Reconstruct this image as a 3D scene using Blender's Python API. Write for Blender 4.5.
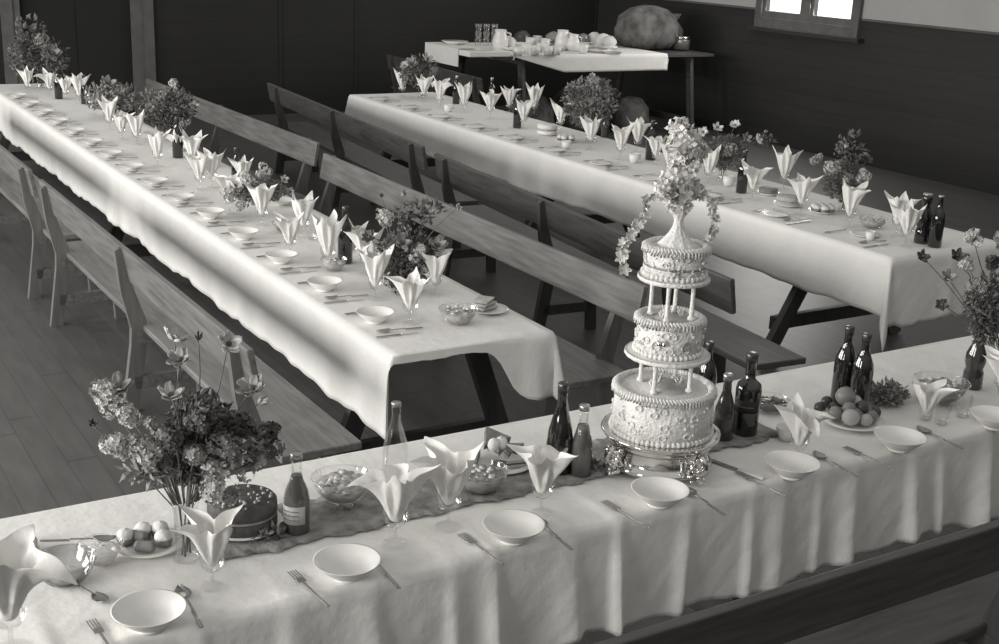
import bpy, math, random
from mathutils import Vector, Matrix, Euler
from math import pi, sin, cos, radians, sqrt, exp, hypot, atan2
for o in list(bpy.data.objects): bpy.data.objects.remove(o)
random.seed(7)
S = bpy.context.scene
COL = S.collection

# ------------------------------------------------------------ camera
W, H = 999.0, 644.0
F = 1242.0
CX, CY = W/2, H/2
CAMZ = 2.25
def _d(px, py): return Vector((px-CX, -(py-CY), -F)).normalized()
vy = _d(-294, -100)
vx = _d(2600, 28); vx = (vx - vy*vx.dot(vy)).normalized()
vz = vx.cross(vy)
ROT = Matrix((vx, vy, vz))
cam_d = bpy.data.cameras.new('camera'); cam = bpy.data.objects.new('camera', cam_d); COL.objects.link(cam)
cam_d.sensor_width = 36; cam_d.lens = F/W*36; cam_d.clip_end = 200
cam.matrix_world = Matrix.Translation((0, 0, CAMZ)) @ ROT.to_4x4()
S.camera = cam
def at(px, py, z=0.75):
    "the point of the horizontal plane z seen at a place of the photograph"
    r = ROT @ Vector(((px-CX)/F, -(py-CY)/F, -1.0))
    t = (z-CAMZ)/r.z
    return Vector((r.x*t, r.y*t, z))

# ------------------------------------------------------------ world and lights
S.view_settings.view_transform = 'Standard'; S.view_settings.look = 'None'
S.view_settings.gamma = 1; S.view_settings.exposure = 0.55
w = bpy.data.worlds.new('world'); S.world = w; w.use_nodes = True
nt = w.node_tree; bg = nt.nodes['Background']
tc = nt.nodes.new('ShaderNodeTexCoord'); sp = nt.nodes.new('ShaderNodeSeparateXYZ'); cr = nt.nodes.new('ShaderNodeValToRGB')
nt.links.new(tc.outputs['Generated'], sp.inputs[0]); nt.links.new(sp.outputs['Z'], cr.inputs[0]); nt.links.new(cr.outputs[0], bg.inputs[0])
cr.color_ramp.elements[0].position = 0.0; cr.color_ramp.elements[0].color = (.10, .098, .094, 1)
cr.color_ramp.elements[1].position = 0.5; cr.color_ramp.elements[1].color = (.62, .61, .59, 1)
bg.inputs[1].default_value = 0.52
def area(name, loc, rot, sx, sy, power, spread=180):
    l = bpy.data.lights.new(name, 'AREA'); l.shape = 'RECTANGLE'; l.size = sx; l.size_y = sy; l.energy = power
    l.color = (1, .985, .95); l.spread = radians(spread)
    o = bpy.data.objects.new(name, l); COL.objects.link(o); o.location = loc; o.rotation_euler = rot; return o
for wy in (1.5, 5.0, 8.5, 12.0):      # daylight of the tall windows along the left side of the hall
    area('window_daylight', (-4.0, wy, 2.3), (0, radians(-84), 0), 1.8, 1.9, 138)
area('window_daylight', (10.45, 10.6, 2.1), (0, radians(75), 0), 1.4, 1.4, 34)

# ------------------------------------------------------------ materials
TINT = (1.0, .985, .955)
def mat(name, g, rough=.6, metal=0., var=.12, scale=20., bump=0., bscale=60., spec=.5, stretch=(1,1,1), coat=0.):
    m = bpy.data.materials.new(name); m.use_nodes = True; t = m.node_tree; b = t.nodes['Principled BSDF']
    b.inputs['Roughness'].default_value = rough; b.inputs['Metallic'].default_value = metal
    b.inputs['Specular IOR Level'].default_value = spec; b.inputs['Coat Weight'].default_value = coat
    c = t.nodes.new('ShaderNodeTexCoord'); mp = t.nodes.new('ShaderNodeMapping'); mp.inputs['Scale'].default_value = stretch
    t.links.new(c.outputs['Object'], mp.inputs[0])
    n = t.nodes.new('ShaderNodeTexNoise'); n.inputs['Scale'].default_value = scale; n.inputs['Detail'].default_value = 4
    t.links.new(mp.outputs[0], n.inputs['Vector'])
    r = t.nodes.new('ShaderNodeValToRGB'); r.color_ramp.elements[0].position = .3; r.color_ramp.elements[1].position = .7
    for i, k in enumerate((1-var, 1+var)): r.color_ramp.elements[i].color = tuple(min(1, g*k*q) for q in TINT)+(1,)
    t.links.new(n.outputs['Fac'], r.inputs[0]); t.links.new(r.outputs[0], b.inputs['Base Color'])
    if bump:
        n2 = t.nodes.new('ShaderNodeTexNoise'); n2.inputs['Scale'].default_value = bscale; n2.inputs['Detail'].default_value = 3
        t.links.new(mp.outputs[0], n2.inputs['Vector'])
        bp = t.nodes.new('ShaderNodeBump'); bp.inputs['Strength'].default_value = bump; bp.inputs['Distance'].default_value = .01
        t.links.new(n2.outputs['Fac'], bp.inputs['Height']); t.links.new(bp.outputs[0], b.inputs['Normal'])
    return m
def boards(name, g, width, axis, rough, var=.25, line=.35, cross=0, stretch=(1,1,1), spec=.5):
    "boards of a given width with dark joints; axis = the world axis across the boards"
    m = mat(name, g, rough, var=var, scale=3.0, stretch=stretch, spec=spec); t = m.node_tree; b = t.nodes['Principled BSDF']
    c = t.nodes.new('ShaderNodeTexCoord'); s = t.nodes.new('ShaderNodeSeparateXYZ'); t.links.new(c.outputs['Object'], s.inputs[0])
    def math_(op, a, v=None, c_=None):
        k = t.nodes.new('ShaderNodeMath'); k.operation = op
        t.links.new(a, k.inputs[0])
        if v is not None:
            if isinstance(v, float): k.inputs[1].default_value = v
            else: t.links.new(v, k.inputs[1])
        return k.outputs[0]
    u = math_('DIVIDE', s.outputs[axis], width); fr = math_('FRACT', u); fl = math_('FLOOR', u)
    joint = math_('LESS_THAN', fr, .05)
    wn = t.nodes.new('ShaderNodeTexWhiteNoise'); wn.noise_dimensions = '1D'; t.links.new(fl, wn.inputs['W'])
    tone = math_('MULTIPLY', wn.outputs['Value'], var*1.3); tone = math_('ADD', tone, 1-var*.65)
    if cross:
        o = 'Y' if axis == 'X' else 'X'
        sh = math_('MULTIPLY', wn.outputs['Value'], 3.1); v2 = math_('DIVIDE', s.outputs[o], float(cross)); v2 = math_('ADD', v2, sh)
        j2 = math_('LESS_THAN', math_('FRACT', v2), .008); joint = math_('MAXIMUM', joint, j2)
    dark = math_('MULTIPLY', joint, -(1-line)); dark = math_('ADD', dark, 1.0)
    tone = math_('MULTIPLY', tone, dark)
    mx = t.nodes.new('ShaderNodeMix'); mx.data_type = 'RGBA'; mx.blend_type = 'MULTIPLY'; mx.inputs[0].default_value = 1
    src = b.inputs['Base Color'].links[0].from_socket
    t.links.new(src, mx.inputs[6]); t.links.new(tone, mx.inputs[7]); t.links.new(mx.outputs[2], b.inputs['Base Color'])
    return m
def glass(name, tint=.965, gloss=.02):
    m = bpy.data.materials.new(name); m.use_nodes = True; t = m.node_tree; t.nodes.clear()
    out = t.nodes.new('ShaderNodeOutputMaterial'); tr = t.nodes.new('ShaderNodeBsdfTransparent'); gl = t.nodes.new('ShaderNodeBsdfGlossy')
    tr.inputs[0].default_value = (tint, tint, tint*.995, 1); gl.inputs['Roughness'].default_value = .05; gl.inputs[0].default_value = (.95,.95,.95,1)
    lw = t.nodes.new('ShaderNodeLayerWeight'); lw.inputs[0].default_value = .35
    a = t.nodes.new('ShaderNodeMath'); a.operation = 'MULTIPLY_ADD'; a.inputs[1].default_value = .35; a.inputs[2].default_value = gloss
    a.use_clamp = True
    t.links.new(lw.outputs['Fresnel'], a.inputs[0])
    mx = t.nodes.new('ShaderNodeMixShader'); t.links.new(a.outputs[0], mx.inputs[0]); t.links.new(tr.outputs[0], mx.inputs[1]); t.links.new(gl.outputs[0], mx.inputs[2])
    t.links.new(mx.outputs[0], out.inputs[0]); return m
def emit(name, g, k):
    m = mat(name, g); b = m.node_tree.nodes['Principled BSDF']
    b.inputs['Emission Color'].default_value = (1, .99, .96, 1); b.inputs['Emission Strength'].default_value = k; return m
M = dict(
    floor=boards('floor_boards', .095, .13, 'X', .42, .14, .72, cross=2.6, stretch=(6,1,1)),
    wall=boards('dark_wall_boards', .017, .16, 'Z', .62, .10, .62, stretch=(1,1,8)),
    side=boards('dark_side_boards', .028, .16, 'Z', .60, .12, .72, stretch=(1,.5,8)),
    upper=mat('pale_wall_paint', .46, .8, var=.06, scale=2),
    frame=mat('painted_frame', .12, .55, var=.15, scale=8),
    sill=mat('dark_sill', .035, .5), dark=mat('opening_dark', .012, .7),
    pane=emit('bright_pane', .8, 1.0),
    cloth=mat('table_linen', .80, .85, var=.03, scale=6, bump=.35, bscale=22, spec=.2),
    linen=mat('serviette', .84, .8, var=.03, scale=30, bump=.15, bscale=90, spec=.2),
    wood=mat('bench_wood', .17, .42, var=.3, scale=5, stretch=(9,.8,9), bump=.1, bscale=14),
    woodleg=mat('bench_leg_wood', .15, .45, var=.2, scale=5, stretch=(7,7,.8)), woodleg2=mat('dark_bench_leg_wood', .06, .5, var=.2, scale=5, stretch=(7,7,.8)),
    wood2=mat('bench_wood_dark', .07, .45, var=.3, scale=5, stretch=(9,.8,9), bump=.1, bscale=14),
    leg=mat('trestle_wood', .075, .5, var=.3, scale=5, stretch=(6,6,1)),
    china=mat('white_china', .82, .28, var=.02), china2=mat('cream_china', .68, .3, var=.05),
    silver=mat('silver_plate', .78, .10, metal=1, var=.04), steel=mat('cutlery', .42, .38, metal=1, var=.1),
    icing=mat('royal_icing', .84, .55, var=.03, scale=60, bump=.7, bscale=110), icing2=mat('darker_icing', .60, .6, var=.1),  # second icing is a darker tone for the boards and discs
    black=mat('dark_bottle_glass', .012, .06, var=.1, spec=.8, coat=.6), brown=mat('brown_bottle_glass', .045, .08, var=.15, spec=.7, coat=.4),
    cordial=mat('cordial', .16, .15, var=.12, scale=8, coat=.3), foil=mat('foil', .10, .3, metal=.7), capm=mat('crown_cap', .45, .3, metal=.8),
    label=mat('paper_label', .50, .6, var=.06), label2=mat('dark_label', .02, .6), ink=mat('pale_print', .30, .6), ink2=mat('dark_print', .2, .6),
    glass=glass('clear_glass'), smoke=glass('smoked_glass', .60, .05), 
    cake=mat('dark_cake', .085, .7, var=.35, scale=30, bump=.5, bscale=50), cream=mat('whipped_cream', .78, .6, var=.06, scale=40, bump=.6, bscale=50),
    custard=mat('custard', .50, .45, var=.25, scale=30, bump=.6, bscale=50), sponge=mat('sponge', .33, .8, var=.3, scale=30, bump=.3),
    jelly=mat('jelly', .14, .2, var=.4, scale=30), bread=mat('bread', .45, .8, var=.12, bump=.2), crust=mat('pastry', .22, .6, var=.3, scale=25, bump=.4),
    leaf=mat('leaves', .13, .55, var=.55, scale=40), leaf2=mat('pale_leaves', .24, .55, var=.4, scale=40), stem=mat('stems', .16, .6, var=.3),
    petal=mat('pale_petals', .58, .6, var=.12, scale=40), petal2=mat('mid_petals', .36, .6, var=.2, scale=40), petal3=mat('deep_petals', .11, .6, var=.3, scale=40),
    white=mat('white_petals', .80, .55, var=.05), fruit1=mat('pale_fruit', .48, .4, var=.12), fruit2=mat('mid_fruit', .24, .38, var=.25), fruit3=mat('dark_fruit', .07, .3, var=.3),
    runner=mat('table_runner', .26, .9, var=.35, scale=26, bump=.8, bscale=40), sack=mat('sacking', .13, .9, var=.55, scale=7, bump=1.0, bscale=9),
    tin=mat('tin', .3, .35, metal=.6, var=.2), ribbon=mat('satin_ribbon', .30, .3, var=.1))

# ------------------------------------------------------------ mesh builder
class MB:
    def __init__(s): s.v = []; s.f = []
    def add(s, vs, fs):
        n = len(s.v); s.v += [tuple(v) for v in vs]; s.f += [tuple(i+n for i in f) for f in fs]; return s
    def box(s, x0, x1, y0, y1, z0, z1, mtx=None, bev=0):
        vs = [Vector((x, y, z)) for x in (x0, x1) for y in (y0, y1) for z in (z0, z1)]
        if mtx: vs = [mtx @ v for v in vs]
        return s.add(vs, [(0,1,3,2),(4,6,7,5),(0,4,5,1),(2,3,7,6),(0,2,6,4),(1,5,7,3)])
    def bar(s, p, q, wx, wy):
        "a straight rectangular bar from p to q"
        p, q = Vector(p), Vector(q); d = (q-p).normalized(); a = d.cross(Vector((0,1,0)))
        if a.length < .1: a = Vector((1,0,0))
        a.normalize(); b = d.cross(a).normalized()
        vs = [e + a*i*wx/2 + b*j*wy/2 for e in (p, q) for i, j in ((-1,-1),(1,-1),(1,1),(-1,1))]
        return s.add(vs, [(0,1,2,3),(7,6,5,4),(0,4,5,1),(1,5,6,2),(2,6,7,3),(3,7,4,0)])
    def lathe(s, prof, n=24, c=(0,0,0), rf=None):
        vs = []; fs = []
        for i, (r, z) in enumerate(prof):
            for k in range(n):
                a = 2*pi*k/n; rr = r*(rf(a, z) if rf else 1)
                vs.append((c[0]+rr*cos(a), c[1]+rr*sin(a), c[2]+z))
        for i in range(len(prof)-1):
            for k in range(n):
                k2 = (k+1) % n; fs.append((i*n+k, i*n+k2, (i+1)*n+k2, (i+1)*n+k))
        if prof[0][0] > 1e-4 and not getattr(s, 'open', False): fs.append(tuple(reversed(range(n))))
        if prof[-1][0] > 1e-4 and not getattr(s, 'open', False): m = (len(prof)-1)*n; fs.append(tuple(range(m, m+n)))
        return s.add(vs, fs)
    def tube(s, pts, r, n=6, r2=None):
        pts = [Vector(p) for p in pts]; vs = []; fs = []; L = len(pts)
        for i, p in enumerate(pts):
            d = (pts[min(i+1, L-1)]-pts[max(i-1, 0)]); d = d.normalized() if d.length > 1e-9 else Vector((0,0,1))
            a = d.cross(Vector((.31,.2,.93)));
            if a.length < .05: a = d.cross(Vector((1,0,0)))
            a.normalize(); b = d.cross(a)
            rr = r if r2 is None else r+(r2-r)*i/(L-1)
            vs += [p + (a*cos(2*pi*k/n)+b*sin(2*pi*k/n))*rr for k in range(n)]
        for i in range(L-1):
            for k in range(n): fs.append((i*n+k, i*n+(k+1)%n, (i+1)*n+(k+1)%n, (i+1)*n+k))
        fs += [tuple(reversed(range(n))), tuple(range((L-1)*n, L*n))]
        return s.add(vs, fs)
    def ball(s, c, r, n=8, sz=1., sx=1., sy=1., rough=0):
        m = max(3, n//2+1); vs = []; fs = []
        for i in range(m+1):
            t = pi*i/m
            for k in range(n):
                a = 2*pi*k/n; q = 1+random.uniform(-rough, rough) if rough else 1
                vs.append((c[0]+r*sx*q*sin(t)*cos(a), c[1]+r*sy*q*sin(t)*sin(a), c[2]+r*sz*q*cos(t)))
        for i in range(m):
            for k in range(n): fs.append((i*n+k, (i+1)*n+k, (i+1)*n+(k+1)%n, i*n+(k+1)%n))
        return s.add(vs, fs)
    def build(s, name, m, parent=None, smooth=True, thick=0, bevel=0, loc=None):
        me = bpy.data.meshes.new(name); me.from_pydata(s.v, [], s.f); me.validate(); me.update()
        if smooth:
            for p in me.polygons: p.use_smooth = True
        me.materials.append(M[m] if isinstance(m, str) else m)
        o = bpy.data.objects.new(name, me); COL.objects.link(o)
        if parent: o.parent = parent
        if loc is not None: o.location = loc
        if thick: md = o.modifiers.new('t', 'SOLIDIFY'); md.thickness = thick; md.offset = 0
        if bevel: md = o.modifiers.new('b', 'BEVEL'); md.width = bevel; md.segments = 2; md.limit_method = 'ANGLE'
        return o
def tag(o, label=None, cat=None, group=None, kind=None):
    if label: o['label'] = label
    if cat: o['category'] = cat
    if group: o['group'] = group
    if kind: o['kind'] = kind
    return o
def thing(name, label, cat, loc=(0,0,0), rz=0, group=None):
    o = bpy.data.objects.new(name, None); COL.objects.link(o); o.location = loc; o.rotation_euler = (0,0,rz); o.empty_display_size = .05
    return tag(o, label, cat, group)
KIDS = {}
def copy_tree(o, parent=None):
    c = o.copy(); COL.objects.link(c)
    if parent: c.parent = parent
    for ch in [k for k in bpy.data.objects if k.parent == o and k != c]: copy_tree(ch, c)
    return c
def place(o, loc, rz=0, label=None, group=None, sc=None, tilt=None):
    o.location = loc; o.rotation_euler = (tilt[0], tilt[1], rz) if tilt else (0, 0, rz)
    if sc: o.scale = (sc,)*3 if not isinstance(sc, tuple) else sc
    if label: o['label'] = label
    if group: o['group'] = group
    return o
class Proto:
    "hands out the first thing itself, then copies of it"
    def __init__(s, make): s.make = make; s.o = None
    def __call__(s, *a, **k):
        if s.o is None: s.o = s.make(); o = s.o
        else: o = copy_tree(s.o)
        return place(o, *a, **k)
ORD = ['first','second','third','fourth','fifth','sixth','seventh','eighth','ninth','tenth','eleventh','twelfth','thirteenth','fourteenth','fifteenth','sixteenth','seventeenth','eighteenth','nineteenth','twentieth','twenty-first','twenty-second','twenty-third','twenty-fourth','twenty-fifth','twenty-sixth']
def struct(name, b, m, **k):
    o = b.build(name, m, smooth=False, **k); o['kind'] = 'structure'; return o

# ------------------------------------------------------------ the room
XW, YB, ZD = 10.60, 14.75, 1.54
struct('floor', MB().box(-5, XW, -2, YB, -.05, 0), 'floor')
wb = MB().box(-5, 2.72, YB, YB+.12, 0, 2.6).box(4.16, XW+.12, YB, YB+.12, 0, 2.6).box(2.72, 4.16, YB, YB+.12, 2.2, 2.6)
struct('wall_back', wb, 'wall')
struct('wall_back_upper', MB().box(-5, XW+.12, YB, YB+.12, 2.6, 3.6), 'upper')
WY0, WY1, WZ = 9.92, 11.36, 1.40
struct('wall_right', MB().box(XW, XW+.12, -2, YB, 0, WZ-.04).box(XW, XW+.12, -2, WY0, WZ-.04, ZD).box(XW, XW+.12, WY1, YB, WZ-.04, ZD), 'side')
struct('wall_right_upper', MB().box(XW, XW+.12, -2, WY0, ZD, 3.6).box(XW, XW+.12, WY1, YB, ZD, 3.6).box(XW, XW+.12, WY0, WY1, 2.7, 3.6), 'upper')
struct('trim_1', MB().box(XW-.02, XW, -2, WY0-.12, ZD-.012, ZD+.012).box(XW-.02, XW, WY1+.12, YB, ZD-.012, ZD+.012), 'frame')
# vertical cover strips on the back wall
for i, x in enumerate((5.84, 6.86)): struct('trim_%d' % (i+2), MB().box(x-.02, x+.02, YB-.012, YB, 0, 2.6), 'wall')
struct('trim_4', MB().box(XW-.03, XW, YB-.03, YB, 0, 2.6), 'wall')
# window in the right wall: two bright sashes
wn = thing('window_1', None, None, (XW, 0, 0)); del_ = wn; wn['kind'] = 'structure'
fr = MB()
fr.box(-.05, .05, WY0-.10, WY0, WZ-.06, 2.7).box(-.05, .05, WY1, WY1+.10, WZ-.06, 2.7).box(-.045, .05, WY0, WY1, WZ-.06, WZ+.05)
fr.build('window_frame', 'frame', wn, smooth=False)
mid = (WY0+WY1)/2
fr = MB().box(-.035, .05, mid-.06, mid+.06, WZ+.05, 2.7)
for a, b in ((WY0, mid-.06), (mid+.06, WY1)):
    fr.box(-.02, .04, a, a+.045, WZ+.05, 2.7).box(-.02, .04, b-.045, b, WZ+.05, 2.7).box(-.02, .04, a+.045, b-.045, WZ+.05, WZ+.13)
    MB().box(.045, .055, a+.045, b-.045, WZ+.13, 2.7).build('pane', 'pane', wn, smooth=False)
fr.build('window_sash', 'frame', wn, smooth=False)
MB().box(-.10, .02, WY0-.17, WY1+.17, WZ-.105, WZ-.062).build('window_sill', 'sill', wn, smooth=False)
# doorway in the back wall, the dark of its opening painted as near-black panels
dr = thing('door_1', None, None, (0, YB, 0)); dr['kind'] = 'structure'
MB().box(2.72, 2.80, -.03, .02, 0, 2.2).box(4.02, 4.16, -.03, .02, 0, 2.2).box(2.60, 2.72, -.05, .0, 0, 2.3).box(4.16, 4.27, -.05, 0, 0, 2.3).build('door_frame', 'frame', dr, smooth=False)
MB().box(2.78, 3.41, .04, .08, 0, 2.2).box(3.405, 4.04, .04, .08, 0, 2.2).build('opening_panel', 'dark', dr, smooth=False)
struct('baseboard_back', MB().box(-5, 2.6, YB-.02, YB, 0, .12).box(4.27, XW, YB-.02, YB, 0, .12), 'wall')
struct('baseboard_right', MB().box(XW-.02, XW, -2, YB-.02, 0, .12), 'side')

# ------------------------------------------------------------ benches
def make_bench(L, nf=3, m='wood', ys=None):
    "origin at the near end on the floor under the rear edge of the seat; runs along +y; backrest on the -x side"
    t = thing('bench', 'bench', 'bench')
    MB().box(.01, .33, 0, L, .40, .432).build('seat', m, t, smooth=False, bevel=.006)
    tl = Matrix.Translation((-.045, 0, .73)) @ Matrix.Rotation(radians(-10), 4, 'Y')
    MB().box(-.014, .014, .11, L-.02, -.085, .085, tl).build('backrest', m, t, smooth=False, bevel=.006)
    ys = ys or [.22 + (L-.44)*i/(nf-1) for i in range(nf)]
    for y in ys:
        prof = [(-.10, 0), (-.03, 0), (.03, .38), (.025, .46), (-.035, .64), (-.055, .805), (-.085, .812), (-.105, .80), (-.085, .60), (-.045, .42), (-.05, .34)]
        b = MB(); n = len(prof); T = .038
        b.add([(x, y-T/2, z) for x, z in prof]+[(x, y+T/2, z) for x, z in prof],
              [tuple(range(n)), tuple(reversed(range(n, 2*n)))]+[(i, i+n, (i+1)%n+n, (i+1)%n) for i in range(n)])
        lm = 'woodleg' if m == 'wood' else 'woodleg2'
        b.build('leg', lm, t, smooth=False)
        MB().bar((.30, y, 0), (.275, y, .40), .06, .038).build('leg', lm, t, smooth=False)
        MB().box(-.02, .31, y-.02, y+.02, .34, .40).build('seat_bearer', m, t, smooth=False)
        MB().box(-.04, .29, y-.019, y+.019, .12, .18).build('stretcher', m, t, smooth=False)
    return t
def bench(x, y, L, rz, label, nf=3, m='wood', grp=None, ys=None):
    t = make_bench(L, nf, m, ys); return place(t, (x, y, 0), rz, label, grp)
bench(1.515, 3.88, 3.45, radians(.3), 'wooden bench with backrest on left of left table, nearest the flower vase')
bench(1.50, 7.50, 3.6, radians(.3), 'wooden bench left of left table, farther one, running out of the frame')
# right side of the left table: backs turned to the middle aisle
def bench_r(x, ynear, L, rz, label, m='wood', nf=3):
    "backrest on the +x side: turned half round, so it starts at its far end"
    t = make_bench(L, nf, m); return place(t, (x, ynear+L, 0), radians(180)+rz, label)
bench_r(3.27, 4.08, 3.66, radians(-.4), 'wooden bench right of left table, its long rail passing behind the wedding cake')
bench_r(3.31, 8.0, 4.0, radians(1.2), 'wooden bench right of left table, far one with its rail end at the gap')
# left side of the right table
bench(3.80, 3.93, 3.5, radians(-5.0), 'dark wooden bench by right table, near one with seat end just behind the bottles', m='wood2', ys=[.60, 1.9, 3.28])
bench(4.14, 7.55, 3.85, radians(-4.4), 'dark wooden bench by right table, far one with its high end in mid floor', m='wood2', ys=[.28, 1.95, 3.5])
# bench in front of the head table, its back turned to us
bench(5.4, 1.905, 5.0, radians(90), 'dark bench in front of head table, its back rail crossing the lower right corner', m='wood2')

# ------------------------------------------------------------ tables and cloths
def table(name, label, x0, x1, y0, y1, top, frames, along='y', m='leg', foot=.10, topin=.16):
    t = thing(name, label, 'table')
    MB().box(x0, x1, y0, y1, top-.036, top-.006).build('tabletop', 'wood2', t, smooth=False)
    for c in frames:
        if along == 'y':
            for sx, xa, xb in ((-1, x0-foot, x0+topin), (1, x1+foot, x1-topin)):
                MB().bar((xa, c, 0), (xb, c, top-.036), .085, .045).build('leg', m, t, smooth=False)
            MB().box(x0+topin-.06, x1-topin+.06, c-.02, c+.02, top-.10, top-.037).build('top_bearer', m, t, smooth=False)
            MB().box(x0-foot+.06, x1+foot-.06, c+.023, c+.06, .14, .22).build('stretcher', m, t, smooth=False)
        else:
            for ya, yb in ((y0-foot, y0+topin), (y1+foot, y1-topin)):
                b = MB(); b.bar((c, ya, 0), (c, yb, top-.036), .045, .085); b.build('leg', m, t, smooth=False)
            MB().box(c-.02, c+.02, y0+topin-.06, y1-topin+.06, top-.10, top-.037).build('top_bearer', m, t, smooth=False)
            MB().box(c+.023, c+.06, y0, y1, .14, .22).build('stretcher', m, t, smooth=False)
    return t
def fnoise(x, s=0):
    return sin(x*3.1+s)*.5+sin(x*7.7+s*2.3)*.3+sin(x*17.3+s*1.7)*.2
def cloth(label, x0, x1, y0, y1, z, left, right, near, far, step=.03, pleat=None, ridge=True, dn=14, group=None, wr=.0012):
    """tablecloth: flat top, hanging on four sides; each drop is a function of the place along its edge"""
    def axis(a, b):
        n = max(2, int((b-a)/step)); return [(a+(b-a)*i/n, 0.0) for i in range(n+1)]
    def full(a, b):
        mid_ = axis(a, b)
        return [(a, -(dn-i)/dn) for i in range(dn)] + mid_ + [(b, (i+1)/dn) for i in range(dn)]
    xs, ys = full(x0, x1), full(y0, y1); vs = []; nx, ny = len(xs), len(ys)
    def pl(x): return pleat(x) if pleat else .004+.006*(1+fnoise(x*2.2))
    for (y, tv) in ys:
        for (x, tu) in xs:
            du = -tu*left(y) if tu < 0 else tu*right(y)
            dv = -tv*near(x) if tv < 0 else tv*far(x)
            h = hypot(du, dv); zz = z; X, Y = x, y
            if h > 0:
                rr = .012
                zz = z - (h if h > rr*1.5 else h*h/(rr*3)) 
                out = min(h, rr)
                ex = (du/h)*out; ey = (dv/h)*out
                if du > 0 and dv > 0:
                    k = min(du, dv)*.33; ex += k*(du/h); ey += k*(dv/h)
                else:
                    q = min(1, h/.30)**.8
                    if dv > 0 and tv < 0: ey += (pl(x+.10*h*fnoise(x*1.3, 5))+.003*(1+fnoise(x*7+h*6, 2)))*q
                    elif dv > 0: ey += .008*q*(1+fnoise(x*3, 2))
                    else: ex += (.012*q*(1+.8*fnoise(y*2.4, 1)))
                X += ex*(-1 if tu < 0 else 1); Y += ey*(-1 if tv < 0 else 1)
            else:
                zz += wr*fnoise(x*2.1, y*1.3)+wr*fnoise(y*3.3, x)
                if ridge and pleat: zz += pleat(x)*.16*exp(-(y-y0)/.16)
            vs.append((X, Y, zz))
    fs = [(j*nx+i, j*nx+i+1, (j+1)*nx+i+1, (j+1)*nx+i) for j in range(ny-1) for i in range(nx-1)]
    b = MB(); b.add(vs, fs); o = b.build('tablecloth', 'cloth', thick=.0015); tag(o, label, 'tablecloth', group); return o
# head table
HY0, HY1 = 2.42, 3.135
table('long_table', 'trestle table for the cake, under the nearest cloth across the front', -.45, 5.3, HY0+.012, HY1-.012, .742, [.2, 2.4, 4.6], along='x')
rs = random.Random(11); folds = []
x = -.5
while x < 5.4:
    folds.append((x, rs.uniform(.012, .05), rs.uniform(.03, .06), rs.choice((-1, 1)))); x += rs.uniform(.12, .26)
def head_pleat(x):
    v = .004
    for c, a, wd, s in folds:
        d = (x-c)/wd
        if abs(d) < 3.2: v += a*exp(-(d if d*s > 0 else d*2.2)**2)
    return v
cloth('wrinkled white cloth on the cake table, hanging in deep pleats along the front', -.47, 5.32, HY0, HY1, .75, lambda y: .3, lambda y: .3,
      lambda x: .335+.022*fnoise(x*1.7, 1)+.012*sin(x*13), lambda x: .05+.008*fnoise(x*2, 3), step=.0105, pleat=head_pleat, dn=20, wr=.0022)
# left table
TX0, TX1, TY0, TY1 = 1.97, 2.685, 3.90, 12.2
table('long_table', 'trestle table on the left, under the long cloth beside the light bench', TX0+.012, TX1-.012, TY0+.012, TY1-.012, .742, [4.30, 7.9, 11.6], m='woodleg2')
cloth('long white cloth on left table, its near end lifted to show the leg', TX0, TX1, TY0, TY1, .75,
      lambda y: .325+.018*fnoise(y*1.9)+.05*max(0, (4.3-y)), lambda y: .26+.02*fnoise(y*1.5),
      lambda x: .035+.235/(1+exp(-(x-2.47)*30))+.006*fnoise(x*5), lambda x: .2, step=.03,
      pleat=lambda x: .008+.03*exp(-((x-2.60)/.045)**2), ridge=False)
# right table
RX0, RX1, RY0, RY1 = 4.99, 5.88, 4.22, 10.85
table('long_table', 'trestle table on the right, under the cloth with the pointed corner', RX0+.012, RX1-.012, RY0+.012, RY1-.012, .742, [4.95, 7.6, 10.2], topin=.30)
cloth('long white cloth on right table with a pointed corner hanging down', RX0, RX1, RY0, RY1, .75,
      lambda y: .305+.015*fnoise(y*1.4), lambda y: .28, lambda x: .375+.02*fnoise(x*4), lambda x: .2, step=.03,
      pleat=lambda x: .006+.018*exp(-((x-5.45)/.03)**2), ridge=False)
# runner of crepe paper down the middle of the head table
b = MB(); n = 260; ra, rb = .86, 2.75
for i in range(n+1):
    xx = ra+(rb-ra)*i/n; e = .016*fnoise(xx*9, 1)
    for k in range(7): 
        yy = 2.655+e+(.235)*k/6; b.v.append((xx, yy, .7565+.004*abs(sin(xx*31+k))*(.5+.5*sin(k*2.1+xx*9))))
b.f = [(i*7+k, (i+1)*7+k, (i+1)*7+k+1, i*7+k+1) for i in range(n) for k in range(6)]
tag(b.build('table_runner', 'runner', thick=.001), 'dark crumpled runner strip lying down the middle of the cake table', 'table runner')
ZT = .7535
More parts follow.
